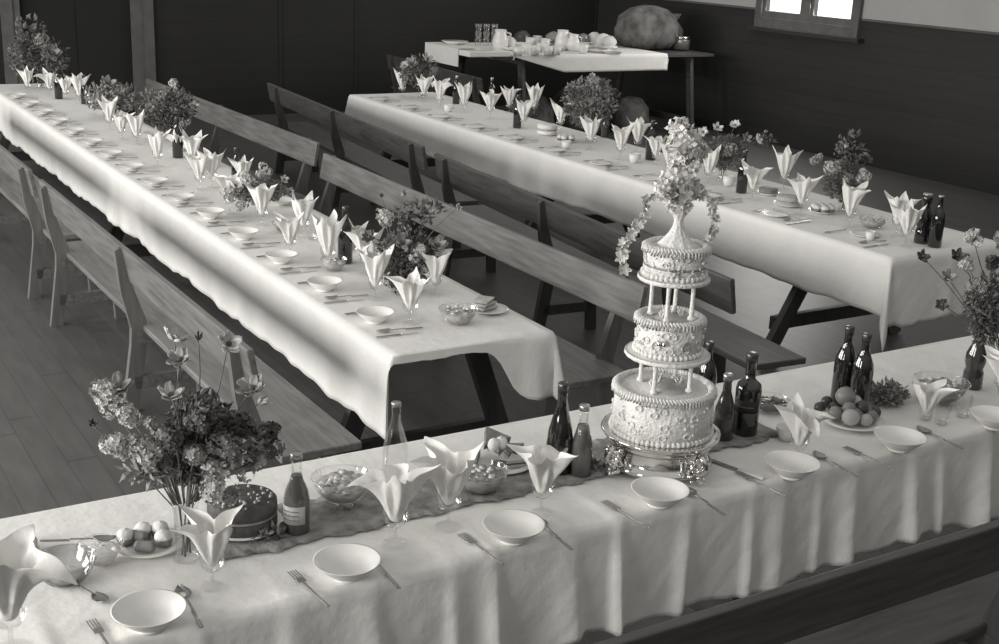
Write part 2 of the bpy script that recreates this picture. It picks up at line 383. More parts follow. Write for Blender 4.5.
# ------------------------------------------------------------ tableware makers
def lathe_obj(name, prof, m, parent=None, n=28, thick=0, rf=None):
    b = MB(); b.open = True; b.lathe(prof, n, rf=rf); return b.build(name, m, parent, thick=thick)
def closed(name, prof, m, parent=None, n=28, rf=None): return MB().lathe(prof, n, rf=rf).build(name, m, parent)
def mk_bowl():
    t = thing('bowl', 'b', 'bowl'); P = [(.030,.0),(.034,.0),(.034,.006),(.048,.014),(.066,.030),(.080,.046),(.082,.048),(.078,.047),(.062,.030),(.040,.013),(.0,.009)]
    closed('bowl_body', P, 'china', t, 40); closed('foot_ring', [(.029,-.0005),(.036,-.0005),(.036,.006),(.03,.007)], 'china', t, 28); return t
def mk_goblet():
    t = thing('goblet', 'g', 'glass')
    b = MB(); b.open = True; b.lathe([(.032,0),(.031,.003),(.012,.006),(.005,.012),(.004,.042),(.007,.048)], 24).build('glass_foot', 'glass', t)
    b = MB(); b.open = True; b.lathe([(.003,.046),(.018,.050),(.028,.062),(.032,.080),(.031,.108)], 24).build('glass_bowl', 'glass', t)
    return t
def mk_tumbler():
    t = thing('tumbler', 't', 'glass'); b = MB(); b.open = True
    b.lathe([(.024,0),(.026,.003),(.028,.045),(.034,.095)], 24, rf=lambda a, z: 1+.02*cos(12*a)).build('glass_body', 'glass', t)
    MB().lathe([(.0,.001),(.023,.001),(.023,.008),(.0,.008)], 20).build('glass_base', 'glass', t); return t
def napkin_mesh(seed, half=.112, droop=1., s0=.062, flat=0):
    r = random.Random(seed); n = 22; vs = []
    crn = [r.uniform(.2, 1.5)*droop for _ in range(4)]; ph = r.uniform(0, 6); tw = [r.uniform(-.35,.35) for _ in range(4)]
    side = [r.uniform(-.5, .5) for _ in range(4)]
    for j in range(n+1):
        for i in range(n+1):
            u, v = 2*i/n-1, 2*j/n-1; d = hypot(u, v)*half; a = atan2(v, u) if d > 1e-9 else 0
            s_in = min(d, s0); e = max(0, d-s0)
            r_ = .004+.024*(s_in/s0)**.6; z = s_in*.92
            q = (a-pi/4)/(pi/2); k = int(math.floor(q+.5)) % 4; f = q+.5-math.floor(q+.5); wgt = sin(pi*f)**1.5   # 1 toward a corner
            ph0 = .34+.10*wgt; kk = (crn[k]*wgt-.55*(1-wgt)+side[k]*.5)*8.0
            st = 8; de = e/st
            for m_ in range(st):
                p = ph0+kk*(m_+.5)*de; p = max(-.5, min(2.1, p)); r_ += sin(p)*de; z += cos(p)*de
            pleat = 1+(.35*cos(8*a+ph)*max(0, 1-e/.10)+.12*cos(5*a+ph*2)*min(1, e/.05))*min(1, d/.02)
            aa = a+tw[k]*wgt*e*4
            vs.append((r_*pleat*cos(aa), r_*pleat*sin(aa), z+.004*sin(9*a+ph)*min(1, e/.04)))
    fs = [(j*(n+1)+i, j*(n+1)+i+1, (j+1)*(n+1)+i+1, (j+1)*(n+1)+i) for j in range(n) for i in range(n)]
    return MB().add(vs, fs)
def mk_napkin(seed, half=.128, **k):
    k['half'] = half
    def f():
        o = napkin_mesh(seed, **k).build('napkin', 'linen', thick=.0009); md = o.modifiers.new('s', 'SUBSURF'); md.levels = md.render_levels = 1
        return tag(o, 'n', 'napkin')
    return f
def mk_spoon():
    t = thing('spoon', 's', 'spoon')
    vs = []; n = 14
    b = MB(); rows = []
    for i in range(8):
        q = i/7; y = .058*q; wd = .0195*sin(pi*min(.97, .06+.94*q))**.7
        for j in range(7):
            p = -1+2*j/6; rows.append((wd*p, y, .001+.006*(p*p)+.006*(2*q-1)**2))
    b.add(rows, [(i*7+j, i*7+j+1, (i+1)*7+j+1, (i+1)*7+j) for i in range(7) for j in range(6)]); b.build('spoon_bowl', 'steel', t, thick=.0012)
    MB().box(-.003,.003,-.060,.004,.006,.009).box(-.005,.005,-.135,-.060,.003,.006).build('handle', 'steel', t, smooth=False, bevel=.001); return t
def mk_fork():
    t = thing('fork', 'f', 'fork')
    MB().box(-.0035,.0035,-.13,.0,.003,.006).box(-.011,.011,.0,.022,.004,.006).build('handle', 'steel', t, smooth=False, bevel=.001)
    b = MB()
    for k in range(4): b.box(-.011+k*.0065,-.0085+k*.0065,.022,.062,.004,.0058)
    tn = b.build('tines', 'steel', t, smooth=False); return t
def mk_knife():
    t = thing('knife', 'k', 'knife')
    MB().box(-.008,.008,-.09,.0,.001,.009).build('handle', 'china2', t, smooth=False, bevel=.003)
    MB().box(-.009,.008,.0,.13,.003,.0045).build('blade', 'steel', t, smooth=False, bevel=.001); return t
def mk_plate(r=.1, m='china'):
    def f():
        t = thing('plate', 'p', 'plate')
        closed('plate_body', [(.0,.0),(r*.62,.0),(r*.68,.004),(r,.013),(r,.015),(r*.66,.007),(.0,.004)], m, t, 40); return t
    return f
PROF = dict(
    beer=[(.0,0),(.034,0),(.037,.004),(.037,.150),(.034,.175),(.022,.205),(.0145,.225),(.0135,.268),(.0155,.270),(.0155,.280),(.012,.282),(.0,.282)],
    wine=[(.0,0),(.040,0),(.043,.005),(.043,.105),(.038,.145),(.027,.190),(.017,.225),(.0145,.255),(.016,.258),(.016,.300),(.0,.302)],
    sherry=[(.0,0),(.038,0),(.041,.004),(.041,.155),(.037,.173),(.022,.186),(.0165,.192),(.0155,.245),(.018,.247),(.018,.272),(.0,.274)],
    small=[(.0,0),(.030,0),(.033,.004),(.033,.080),(.031,.105),(.021,.140),(.014,.162),(.0125,.205),(.015,.207),(.015,.218),(.0,.219)],
    tonic=[(.0,0),(.031,0),(.034,.004),(.034,.095),(.030,.120),(.017,.150),(.0135,.165),(.013,.21),(.015,.212),(.015,.220),(.0,.221)],
    sauce=[(.0,0),(.035,0),(.037,.004),(.035,.06),(.030,.075),(.037,.10),(.035,.13),(.021,.165),(.016,.185),(.022,.20),(.025,.215),(.022,.235),(.012,.24),(.0,.24)])
def bottle(kind, px, py, label, body='black', cap='foil', lab=None, sc=1., name='bottle', group=None, fill=None, rz=0, z=ZT, writing=False, labz=(.04,.10), capfrom=.9):
    p = at(px, py, .75); t = thing(name, label, 'bottle', (p.x, p.y, z), rz, group); t.scale = (sc,)*3
    P = PROF[kind]; top = P[-1][1]
    if fill:
        b = MB(); b.open = True; b.lathe(P[:-1], 28).build('bottle_glass', 'glass', t)
        fl = [(r*.93, min(z_, top*fill)) for r, z_ in P if z_ <= top*fill]; rl = [r for r, z_ in P if z_ >= top*fill][0]
        fl = [(0,.003)]+[(r, max(.004, z_)) for r, z_ in fl[1:]]+[(fl[-1][0]*.6+rl*.35, top*fill), (0, top*fill)]
        closed('drink', fl, 'cordial', t)
    else: closed('bottle_glass', P, body, t, 32)
    rc = max(r for r, z_ in P if z_ > top*.93)
    if cap: closed('cap', [(rc*1.04, top*capfrom), (rc*1.06, top*.995), (rc*.9, top*1.005), (0, top*1.006)], cap, t, 24)
    if lab:
        R = max(r for r, z_ in P if z_ < top*.4)*1.012; b = MB(); n = 16; a0 = radians(-205)
        vs = []
        for i in range(n+1):
            a = a0+radians(130)*i/n
            for zz in labz: vs.append((R*cos(a), R*sin(a), zz))
        b.add(vs, [(2*i, 2*i+2, 2*i+3, 2*i+1) for i in range(n)]); lo = b.build('label', lab, t, thick=.0006)
        ink = 'ink' if lab == 'label2' else 'ink2'
        b = MB(); rr = R*1.02; zc = (labz[0]+labz[1])/2
        rows = [(zc, .008)] if lab == 'label2' else [(zc+.012, .005), (zc, .007), (zc-.012, .004)]
        for zz, hh in rows:                    # illegible faded print: short pen strokes
            pts = []
            for i in range(30):
                a = a0+radians(28)+radians(74)*i/29; pts.append((rr*cos(a), rr*sin(a), zz+hh*.5*sin(i*1.9)*(.6+.4*sin(i*.7))))
            b.tube(pts, .0009, 4)
        b.build('print', ink, t)
    return t
def petals(b, c, r, n=5, cup=.5, m=5, seed=0, up=Vector((0,0,1))):
    "a cup of wavy overlapping petals about an axis"
    rr = random.Random(seed); q = up.to_track_quat('Z', 'Y').to_matrix(); c = Vector(c)
    for k in range(n):
        a0 = 2*pi*k/n+rr.uniform(-.2,.2); w_ = 1.5*pi/n*1.25; lift = cup*rr.uniform(.75,1.25); vs = []
        for i in range(m+1):
            s = i/m
            for j in range(5):
                p = (j-2)/2; aa = a0+p*w_*.55*(sin(pi*(.15+.75*s)))
                rad = r*s*(1-.12*p*p*s); z = r*lift*s*s*1.2+r*.10*sin(5*p+a0*7)*s
                vs.append(c+q @ Vector((rad*cos(aa), rad*sin(aa), z)))
        b.add(vs, [(i*5+j, i*5+j+1, (i+1)*5+j+1, (i+1)*5+j) for i in range(m) for j in range(4)])
    return b
def poppy(parent, base, head, r, m='petal', seed=0, closed_=.5, name='poppy'):
    "stem from base to head; petals cup; centre"
    base, head = Vector(base), Vector(head); d = head-base; rr = random.Random(seed)
    mid_ = base+d*.55+Vector((rr.uniform(-.03,.03), rr.uniform(-.03,.03), .02+abs(d.z)*.08))
    pts = [base*(1-s)**2+mid_*2*s*(1-s)+head*s*s for s in [i/8 for i in range(9)]]
    up = (head-mid_).normalized()*.45+Vector((rr.uniform(-.6,.4), rr.uniform(-1.0,-.2), .4)); up.normalize()
    b = petals(MB(), head, r, 5, closed_, 5, seed, up); petals(b, head+up*.002, r*.8, 4, closed_*1.6, 5, seed+9, up)
    o = b.build(name, m, parent, thick=.0006)
    MB().tube(pts, .0017, 5).build('stem', 'stem', o); MB().ball(head+up*r*.22, r*.22, 8).build('flower_centre', 'leaf', o); return o
def floret_cluster(parent, c, axis, L, R, n, m='petal', seed=0, fr=.010, name='blossom_cluster', stem_to=None):
    rr = random.Random(seed); b = MB(); axis = Vector(axis).normalized(); q = axis.to_track_quat('Z', 'Y').to_matrix(); c = Vector(c)
    lobes = [(Vector((rr.uniform(-.6,.6)*R, rr.uniform(-.6,.6)*R, rr.uniform(-.42,.42)*L)), R*rr.uniform(.45,.75)) for _ in range(6)]
    for k in range(n):
        lc, lr = lobes[k % 6]; dd_ = Vector((rr.gauss(0,1), rr.gauss(0,1), rr.gauss(0,1))).normalized()*rr.uniform(.8, 1.15)
        th = rr.uniform(0, 6.28); o_ = lc+dd_*lr; nrm = (q @ dd_).normalized()
        p = c+q @ o_; u = nrm.cross(Vector((.3,.2,1))).normalized(); v = nrm.cross(u)
        for j in range(4):
            a = j*pi/2+th; d1 = u*cos(a)+v*sin(a); d2 = u*cos(a+pi/2)+v*sin(a+pi/2); f_ = fr*rr.uniform(.8,1.2)
            b.add([p, p+d1*f_*.6+d2*f_*.45+nrm*f_*.15, p+d1*f_+nrm*f_*.35, p+d1*f_*.6-d2*f_*.45+nrm*f_*.15], [(0,1,2,3)])
    o = b.build(name, m, parent, smooth=False)
    if stem_to is not None: MB().tube([stem_to, (Vector(stem_to)+c)/2+Vector((0,0,.02)), c], .002, 5).build('stem', 'stem', o)
    return o
def foliage(parent, c, rx, ry, rz, n, size=.03, seed=0, m='leaf'):
    rr = random.Random(seed); b = MB(); c = Vector(c)
    n = int(n*1.6)
    for k in range(n):
        d = Vector((rr.gauss(0,1), rr.gauss(0,1), rr.gauss(0,1))).normalized(); q = rr.random()**.45
        p = c+Vector((d.x*rx*q, d.y*ry*q, d.z*rz*q)); u = (d+Vector((rr.uniform(-.8,.8), rr.uniform(-.8,.8), rr.uniform(-.5,.8)))).normalized()
        v = u.cross(Vector((rr.random(), rr.random(), rr.random()))).normalized(); w_ = u.cross(v); L = size*rr.uniform(.35, 1.05); u = (u*.6+Vector((rr.uniform(-1,1), rr.uniform(-1,1), rr.uniform(-1,.9)))*.8).normalized(); v = u.cross(w_).normalized(); w_ = u.cross(v)
        b.add([p, p+u*L*.45+v*L*.26+w_*L*.10, p+u*L+w_*L*.18, p+u*L*.45-v*L*.26+w_*L*.10, p+u*L*.5-w_*L*.05], [(0,1,4),(1,2,4),(2,3,4),(3,0,4)])
    return b.build('foliage', m, parent, smooth=False)
def vase(px, py, label, h=.13, r=.036, m='glass', kind='straight', z=ZT):
    p = at(px, py, .75); t = thing('vase', label, 'vase', (p.x, p.y, z))
    b = MB(); b.open = True
    b.lathe([(r*.7,0),(r*1.05,.002),(r*.9,h*.12),(r*.85,h*.4),(r*.95,h*.8),(r*1.15,h)], 20, rf=lambda a, z_: 1+.04*cos(10*a)).build('vase_body', m, t)
    return p
def bouquet(p, label, specs, fol, z0=.10, group=None, seed=0, nst=8, vh=.11):
    """specs: (kind, dx, dy, dz, size, material)"""
    t = thing('flower_bouquet', label, 'flowers', (p.x, p.y, ZT), 0, group)
    b = MB(); rr = random.Random(seed+5)
    for k in range(nst):
        a = rr.uniform(0, 6.28); b.tube([(.012*cos(a+2), .012*sin(a+2), .012), (.02*cos(a), .02*sin(a), vh), (.05*cos(a), .05*sin(a), vh+.08)], .002, 5)
    b.build('stems', 'stem', t)
    for (dx, dy, dz, rx, ry, rz_, n, size, m) in fol: foliage(t, (dx, dy, dz), rx, ry, rz_, n, size, seed+n, m)
    for i, (k, dx, dy, dz, s, m) in enumerate(specs):
        base = (dx*.15, dy*.15, z0)
        if k == 'p': poppy(t, base, (dx, dy, dz), s*1.3, m, seed+i, .42)
        elif k == 'b': poppy(t, base, (dx, dy, dz), s, m, seed+i, 1.2, 'flower_bud')
        else: floret_cluster(t, (dx, dy, dz), (dx+.02, dy, .10), s*2.1, s*1.05, int(70+s*3200), m, seed+i, .0095, stem_to=base)
    return t
# ------------------------------------------------------------ the wedding cake on its silver stand
CKX, CKY = 2.245, 2.665
st = thing('cake_stand', 'round silver cake stand with scrolled feet, under the wedding cake', 'cake stand', (CKX, CKY, ZT))
closed('stand_drum', [(0,.012),(.150,.012),(.158,.014),(.160,.020),(.156,.026),(.150,.032),(.146,.038),(.146,.072),(.150,.078),(.158,.083),(.160,.088),(.158,.092),(.165,.098),(.174,.103),(.176,.108),(.170,.111),(0,.1115)], 'silver', st, 72)
MB().lathe([(.172,.108),(.178,.108),(.178,.114),(.172,.114),(.172,.108)], 72, rf=lambda a, z: 1+.006*cos(60*a)).build('beaded_rim', 'silver', st)
for k in range(4):
    a = radians(-177+90*k); b = MB(); ca, sa = cos(a), sin(a)
    def L(r_, s_, z_): return (r_*ca-s_*sa, r_*sa+s_*ca, z_)
    b.tube([L(.168,0,.092),L(.192,0,.082),L(.200,0,.060),L(.188,0,.040),L(.172,0,.030),L(.176,0,.012),L(.190,0,.006)], .009, 8)
    rr = random.Random(k)
    for j in range(30):
        s_ = rr.uniform(-.034,.034); zz = rr.uniform(.012,.088); b.ball(L(.166+.02*(1-abs(s_)/.04)+rr.uniform(-.004,.006), s_, zz), rr.uniform(.004,.0085), 7)
    for sg in (-1, 1): b.tube([L(.17, sg*.008,.085),L(.182, sg*.03,.070),L(.176, sg*.038,.048),L(.170, sg*.026,.036),L(.172, sg*.016,.048)], .0045, 6)
    b.ball(L(.186,0,.008), .010, 8, sz=.8); b.build('foot', 'silver', st)
ck = thing('wedding_cake', 'white iced wedding cake of three tiers on pillars, topped with flower sprays', 'cake', (CKX, CKY, ZT+.1135))
def tier(z0, h, r, seed, name='cake_tier', m='icing'):
    rr = random.Random(seed)
    o = closed(name, [(0,z0),(r*1.01,z0),(r*1.0,z0+h*.5),(r*.985,z0+h*.9),(r*.94,z0+h),(0,z0+h+.002)], m, ck, 64, rf=lambda a, z: 1+.006*sin(9*a+seed)+.004*sin(23*a))
    b = MB(); n = int(2*pi*r/.0145)
    for k in range(n):
        a = 2*pi*k/n; b.ball((r*1.015*cos(a), r*1.015*sin(a), z0+.007), .0075+.002*rr.random(), 7, rough=.10)
    b.build('shell_border', 'icing', o)
    b = MB(); n = int(2*pi*r/.010)
    for k in range(n):                      # rope piping round the top edge
        a = 2*pi*k/n; c_ = Vector((r*.955*cos(a), r*.955*sin(a), z0+h+.003)); tdir = Vector((-sin(a), cos(a), .5)); rd = Vector((cos(a), sin(a), 0))
        b.tube([c_-tdir*.007-rd*.008-Vector((0,0,.001)), c_+Vector((0,0,.006)), c_+tdir*.006+rd*.011-Vector((0,0,.003)), c_+tdir*.004+rd*.013-Vector((0,0,.014+.006*rr.random()))], .0056, 7, .0032)
    b.build('rope_piping', 'icing', o)
    b = MB()
    for k in range(int(9*r/.1)*8):         # piped loops and dots on the side
        a = rr.uniform(0, 2*pi); zz = z0+h*rr.uniform(.18, .86); rd = Vector((cos(a), sin(a), 0)); td = Vector((-sin(a), cos(a), 0)); c_ = rd*(r*1.0+.002)+Vector((0,0,zz))
        if k % 3: b.ball(c_, rr.uniform(.003,.006), 6)
        else: b.tube([c_+td*.011*cos(t_)+Vector((0,0,.009*sin(t_))) for t_ in [x_*pi/5 for x_ in range(11)]], .0024, 5)
    b.build('side_piping', 'icing', o)
    return o
def board(z0, r):
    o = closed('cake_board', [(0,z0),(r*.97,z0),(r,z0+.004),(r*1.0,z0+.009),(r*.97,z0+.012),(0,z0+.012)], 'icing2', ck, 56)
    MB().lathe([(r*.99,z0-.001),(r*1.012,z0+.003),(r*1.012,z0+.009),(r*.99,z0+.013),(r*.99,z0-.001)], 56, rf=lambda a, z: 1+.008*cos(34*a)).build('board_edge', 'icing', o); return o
def pillars(z0, h, r, off):
    for k in range(4):
        a = radians(off+90*k); x_, y_ = r*cos(a), r*sin(a)
        MB().lathe([(.0,0),(.011,0),(.011,.006),(.0065,.012),(.0058,h*.5),(.0065,h-.012),(.0095,h-.006),(.0095,h),(0,h)], 16, c=(x_, y_, z0), rf=lambda a_, z_: 1+.05*cos(8*a_)).build('pillar', 'icing', ck)
z1 = 0.0
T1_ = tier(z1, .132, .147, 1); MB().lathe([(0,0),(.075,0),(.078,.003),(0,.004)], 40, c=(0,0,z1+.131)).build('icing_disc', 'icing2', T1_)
pillars(z1+.134, .098, .078, -62); board(z1+.232, .124)
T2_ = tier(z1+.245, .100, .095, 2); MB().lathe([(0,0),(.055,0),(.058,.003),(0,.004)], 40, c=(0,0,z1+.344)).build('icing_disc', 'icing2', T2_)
pillars(z1+.347, .115, .060, -50); board(z1+.462, .103)
T3_ = tier(z1+.475, .082, .088, 3)
# domed top of the cake and the small vase of icing
MB().lathe([(.060,0),(.052,.012),(.038,.026),(.024,.044),(.015,.062),(.0125,.078),(.0145,.088),(.030,.110),(.036,.128),(.030,.130),(.0,.120)], 40, c=(0,0,z1+.555), rf=lambda a, z: 1+.05*cos(10*a)).build('icing_vase', 'icing', ck)
# narrow ribbon and bow round the top tier, horseshoes and bells on the middle one
rb_ = MB(); rb_.lathe([(.0895,.030),(.0905,.030),(.0905,.036),(.0895,.036)], 48, c=(0,0,z1+.475)); rb_.build('ribbon', 'ribbon', T3_)
def face(r_, ang, z_): a = radians(ang); return Vector((r_*cos(a), r_*sin(a), z_)), Vector((-sin(a), cos(a), 0)), Vector((cos(a), sin(a), 0))
c_, td, rd = face(.093, -125, z1+.508)
b = MB()
for sg in (-1, 1):
    b.tube([c_, c_+td*.010*sg+Vector((0,0,.006)), c_+td*.018*sg, c_+td*.010*sg-Vector((0,0,.003)), c_], .0016, 5)
    b.tube([c_, c_+td*.006*sg-Vector((0,0,.012)), c_+td*.013*sg-Vector((0,0,.024))], .0018, 5)
b.build('ribbon_bow', 'tin', T3_)
for ang in (-98, -150, -40):
    c_, td, rd = face(.099, ang, z1+.285)
    MB().tube([c_+td*.012*cos(t_)+Vector((0,0,.015*sin(t_))) for t_ in [radians(-50+x_*28) for x_ in range(11)]], .0028, 6).build('horseshoe', 'ribbon' if ang == -98 else 'icing', T2_)
for ang, zz in ((-20, .318), (-140, .305), (-6, .31)):
    c_, td, rd = face(.106, ang, z1+zz)
    b = MB()
    for sg in (-1, 1): b.lathe([(.008,-.014),(.0055,-.008),(.0045,0),(0,.002)], 12, c=tuple(c_+td*.007*sg))
    b.build('bells', 'silver', T2_)
for (x_, y_) in ((.0,.02),(.03,-.012),(-.03,.0)):       # small piped roses between the pillars
    b = MB(); petals(b, (x_, y_, z1+.350), .014, 5, 1., 4, 3); petals(b, (x_, y_, z1+.353), .010, 4, 1.4, 4, 5); b.build('icing_rose', 'icing', T2_, thick=.001)
    b = MB(); petals(b, (x_*1.4, y_*1.4, z1+.137), .017, 5, 1., 4, 3); petals(b, (x_*1.4, y_*1.4, z1+.141), .012, 4, 1.4, 4, 5); b.build('icing_rose', 'icing', T1_, thick=.001)
# flowers on top of the cake: a tall pale column with hanging sprays on both sides
zt = z1+.68
for i, (dx, dy, dz, s) in enumerate([(0,0,.022,.024),(-.010,0,.045,.034),(.006,.005,.070,.038),(-.006,-.005,.100,.032),(.002,.0,.135,.026),(-.020,0,.185,.030),(.016,0,.180,.032),(.0,0,.205,.032),(.036,0,.165,.014),(-.045,0,.055,.018),(.036,0,.05,.016)]):
    floret_cluster(ck, (dx*1.35, dy, zt+dz-.01), (0,.1,1), s*1.7, s*1.18, 40, 'white', 50+i, .018, 'white_blossom')
floret_cluster(ck, (.0,0,zt+.175), (0,0,1), .05, .040, 20, 'petal2', 77, .012, 'pale_blossom')
def spray(pts, name, seed):
    pts = [Vector(p) for p in pts]; b = MB().tube(pts, .0014, 5); o = b.build('spray_stem', 'stem', ck); rr = random.Random(seed)
    b = MB()
    for i in range(len(pts)-1):
        for q in (0., .5):
            if i < 1: continue
            p = pts[i].lerp(pts[i+1], q); 
            for j in range(2):
                petals(b, p+Vector((rr.uniform(-.008,.008), rr.uniform(-.008,.008), rr.uniform(-.008,.008))), rr.uniform(.013,.021), 5, .3, 3, rr.randrange(99), Vector((rr.uniform(-1,1), -1, rr.uniform(-.6,1))).normalized())
    b.build('spray_blossom', 'white', o, smooth=False)
X_ = vx_ = Vector((.97, -.22, 0))     # across the picture
spray([X_*-.01+Vector((0,0,zt+.04)), X_*-.065+Vector((0,0,zt+.05)), X_*-.105+Vector((0,0,zt+.015)), X_*-.112+Vector((0,0,zt-.025)), X_*-.135+Vector((0,0,zt-.060)), X_*-.158+Vector((0,0,zt-.095)), X_*-.172+Vector((0,0,zt-.13)), X_*-.162+Vector((0,0,zt-.165)), X_*-.158+Vector((0,0,zt-.20))], 'l', 3)
spray([X_*.01+Vector((0,0,zt+.03)), X_*.05+Vector((0,0,zt+.040)), X_*.085+Vector((0,0,zt+.02)), X_*.105+Vector((0,0,zt-.015)), X_*.112+Vector((0,0,zt-.050)), X_*.103+Vector((0,0,zt-.085)), X_*.090+Vector((0,0,zt-.112))], 'r', 4)

# ------------------------------------------------------------ head table: bowls, cutlery, glasses
P_bowl, P_gob, P_tum = Proto(mk_bowl), Proto(mk_goblet), Proto(mk_tumbler)
P_spoon, P_fork, P_knife = Proto(mk_spoon), Proto(mk_fork), Proto(mk_knife)
P_nap = [Proto(mk_napkin(s_, droop=d_)) for s_, d_ in ((1, .5), (4, 1.0), (8, .25), (15, 1.3), (23, .15), (31, .8))]
P_big = [Proto(mk_napkin(s_, droop=d_, half=.135)) for s_, d_ in ((2, 1.0), (5, .45), (9, 1.25))]
def P3(px, py, z=ZT): p = at(px, py, .75); return (p.x, p.y, z)
hb = [(150,628,'at the lower left corner, beside the glass of cream'),(347,578,'in front of the trifle'),(513,541,'right of the napkin pair, below the glass salad bowl'),(659,505,'directly in front of the silver cake stand'),(791,477,'just right of the cake stand'),(898,450,'in front of the fruit plate'),(993,428,'at the right edge of the picture')]
for i, (x_, y_, w_) in enumerate(hb): P_bowl(P3(x_, y_), 0, 'empty white bowl on cake table, '+w_, 'white bowls set along the cake table')
BN = ['lower left corner bowl','bowl in front of the trifle','bowl below the glass salad bowl','bowl before the cake stand','bowl right of the cake stand','bowl before the fruit plate','bowl at the right edge']
for i, (x_, y_, a_) in enumerate([(186,602,0),(377,566,0),(545,530,0),(695,498,0),(826,462,0),(930,436,0)]):
    P_spoon(P3(x_, y_), radians(a_*0-3), 'silver spoon lying beside the '+BN[i], 'cutlery on the cake table')
for i, (x_, y_, a_) in enumerate([(100,636,0),(303,585,0),(474,546,0),(618,512,0),(752,482,0),(860,456,0)]):
    P_fork(P3(x_, y_), radians(4), 'silver fork lying left of the '+BN[i], 'cutlery on the cake table')
nap = [(12,652,P_big[2],10,'large creased white napkin at the lower left corner of the picture',1.25),(213,588,P_big[1],60,'white napkin in goblet in front of the flower vase and dark cake',.9),(395,545,P_big[0],20,'white napkin with wide drooping corners, left one of the pair by clear bottle',1.05),
       (448,528,P_big[1],130,'tall pointed white napkin, right one of the pair by clear bottle',1.08),(541,514,P_big[2],75,'white napkin in goblet in front of champagne and small bottle',.98),(797,463,P_big[0],200,'white napkin standing in goblet over the small cup right of the dark labelled bottle',.9),
       (925,420,P_big[1],240,'white napkin in tumbler right of the fruit plate',.8),(1003,412,P_big[2],300,'white napkin at right edge in front of the big flower bunch',1.)]
for i, (x_, y_, pr, a_, lb, s_) in enumerate(nap):
    x, y, z = P3(x_, y_)
    gl = (P_tum if i == 6 else P_gob)((x, y, z), 0, 'clear stemmed glass under the '+lb.split(',')[0].replace('large ', '')[:60].rsplit(' ', 1)[0] if False else ('clear tumbler holding the napkin right of the fruit plate' if i == 6 else ['clear goblet holding the corner napkin at lower left','clear goblet in front of the flower vase and dark cake','clear goblet holding the drooping napkin left of the pair','clear goblet holding the tall pointed napkin of the pair','clear goblet in front of the champagne bottle','clear goblet behind the bowl right of the cake stand','','clear goblet at right edge in front of the flower bunch'][i]), 'clear glasses on the cake table', s_)
    pr((x, y, z+.052*s_ if i != 6 else z+.012), radians(a_), lb, 'napkins in glasses on the cake table', s_)
for i, (x_, y_, w_) in enumerate(((941,425,'left tumbler of two empty ones in front of the glass salad bowl'),(962,418,'right tumbler of two empty ones in front of the glass salad bowl'))):
    P_tum(P3(x_, y_), 0, 'clear '+w_, 'clear glasses on the cake table', .8)
# small white cup before the napkin
cp = thing('cup', 'small white handleless cup beside the goblet right of the cake stand', 'cup', P3(786,440)); closed('cup_body', [(.018,0),(.022,0),(.034,.03),(.036,.042),(.034,.041),(.03,.02),(0,.008)], 'china', cp)
# bottles of the head table
bottle('wine', 558, 473, 'dark champagne bottle with foil neck left of the cake stand', sc=.92)
bottle('small', 580, 476, 'small clear bottle of dark cordial between champagne bottle and cake stand', fill=.72, cap='capm', capfrom=.93)
bottle('tonic', 297, 533, 'small cordial bottle with pale oval label beside the dark round cake', fill=.73, cap='capm', lab='label', labz=(.035,.085), capfrom=.93)
b_ = bottle('wine', 395, 478, 'clear glass bottle standing behind the pair of napkins', fill=.02, cap='capm', sc=.80, capfrom=.95)
b_.scale = (.86, .86, .76)
bottle('sherry', 744, 435, 'square-shouldered dark bottle with faint lettering right of the cake', lab='label2', labz=(.085,.125))
bottle('small', 722, 440, 'small brown bottle with pale cap directly behind the cake on its right', body='brown', cap='capm')
bottle('beer', 703, 415, 'tall dark bottle half hidden behind the cake', sc=.9)
bottle('beer', 840, 405, 'tall dark beer bottle, left one of the pair behind the fruit plate')
bottle('beer', 857, 412, 'tall dark beer bottle, right one of the pair behind the fruit plate', sc=.98)
bottle('sauce', 971, 388, 'knobbly glossy brown bottle by the flower bunch at right edge', body='brown', cap='foil', capfrom=.97)
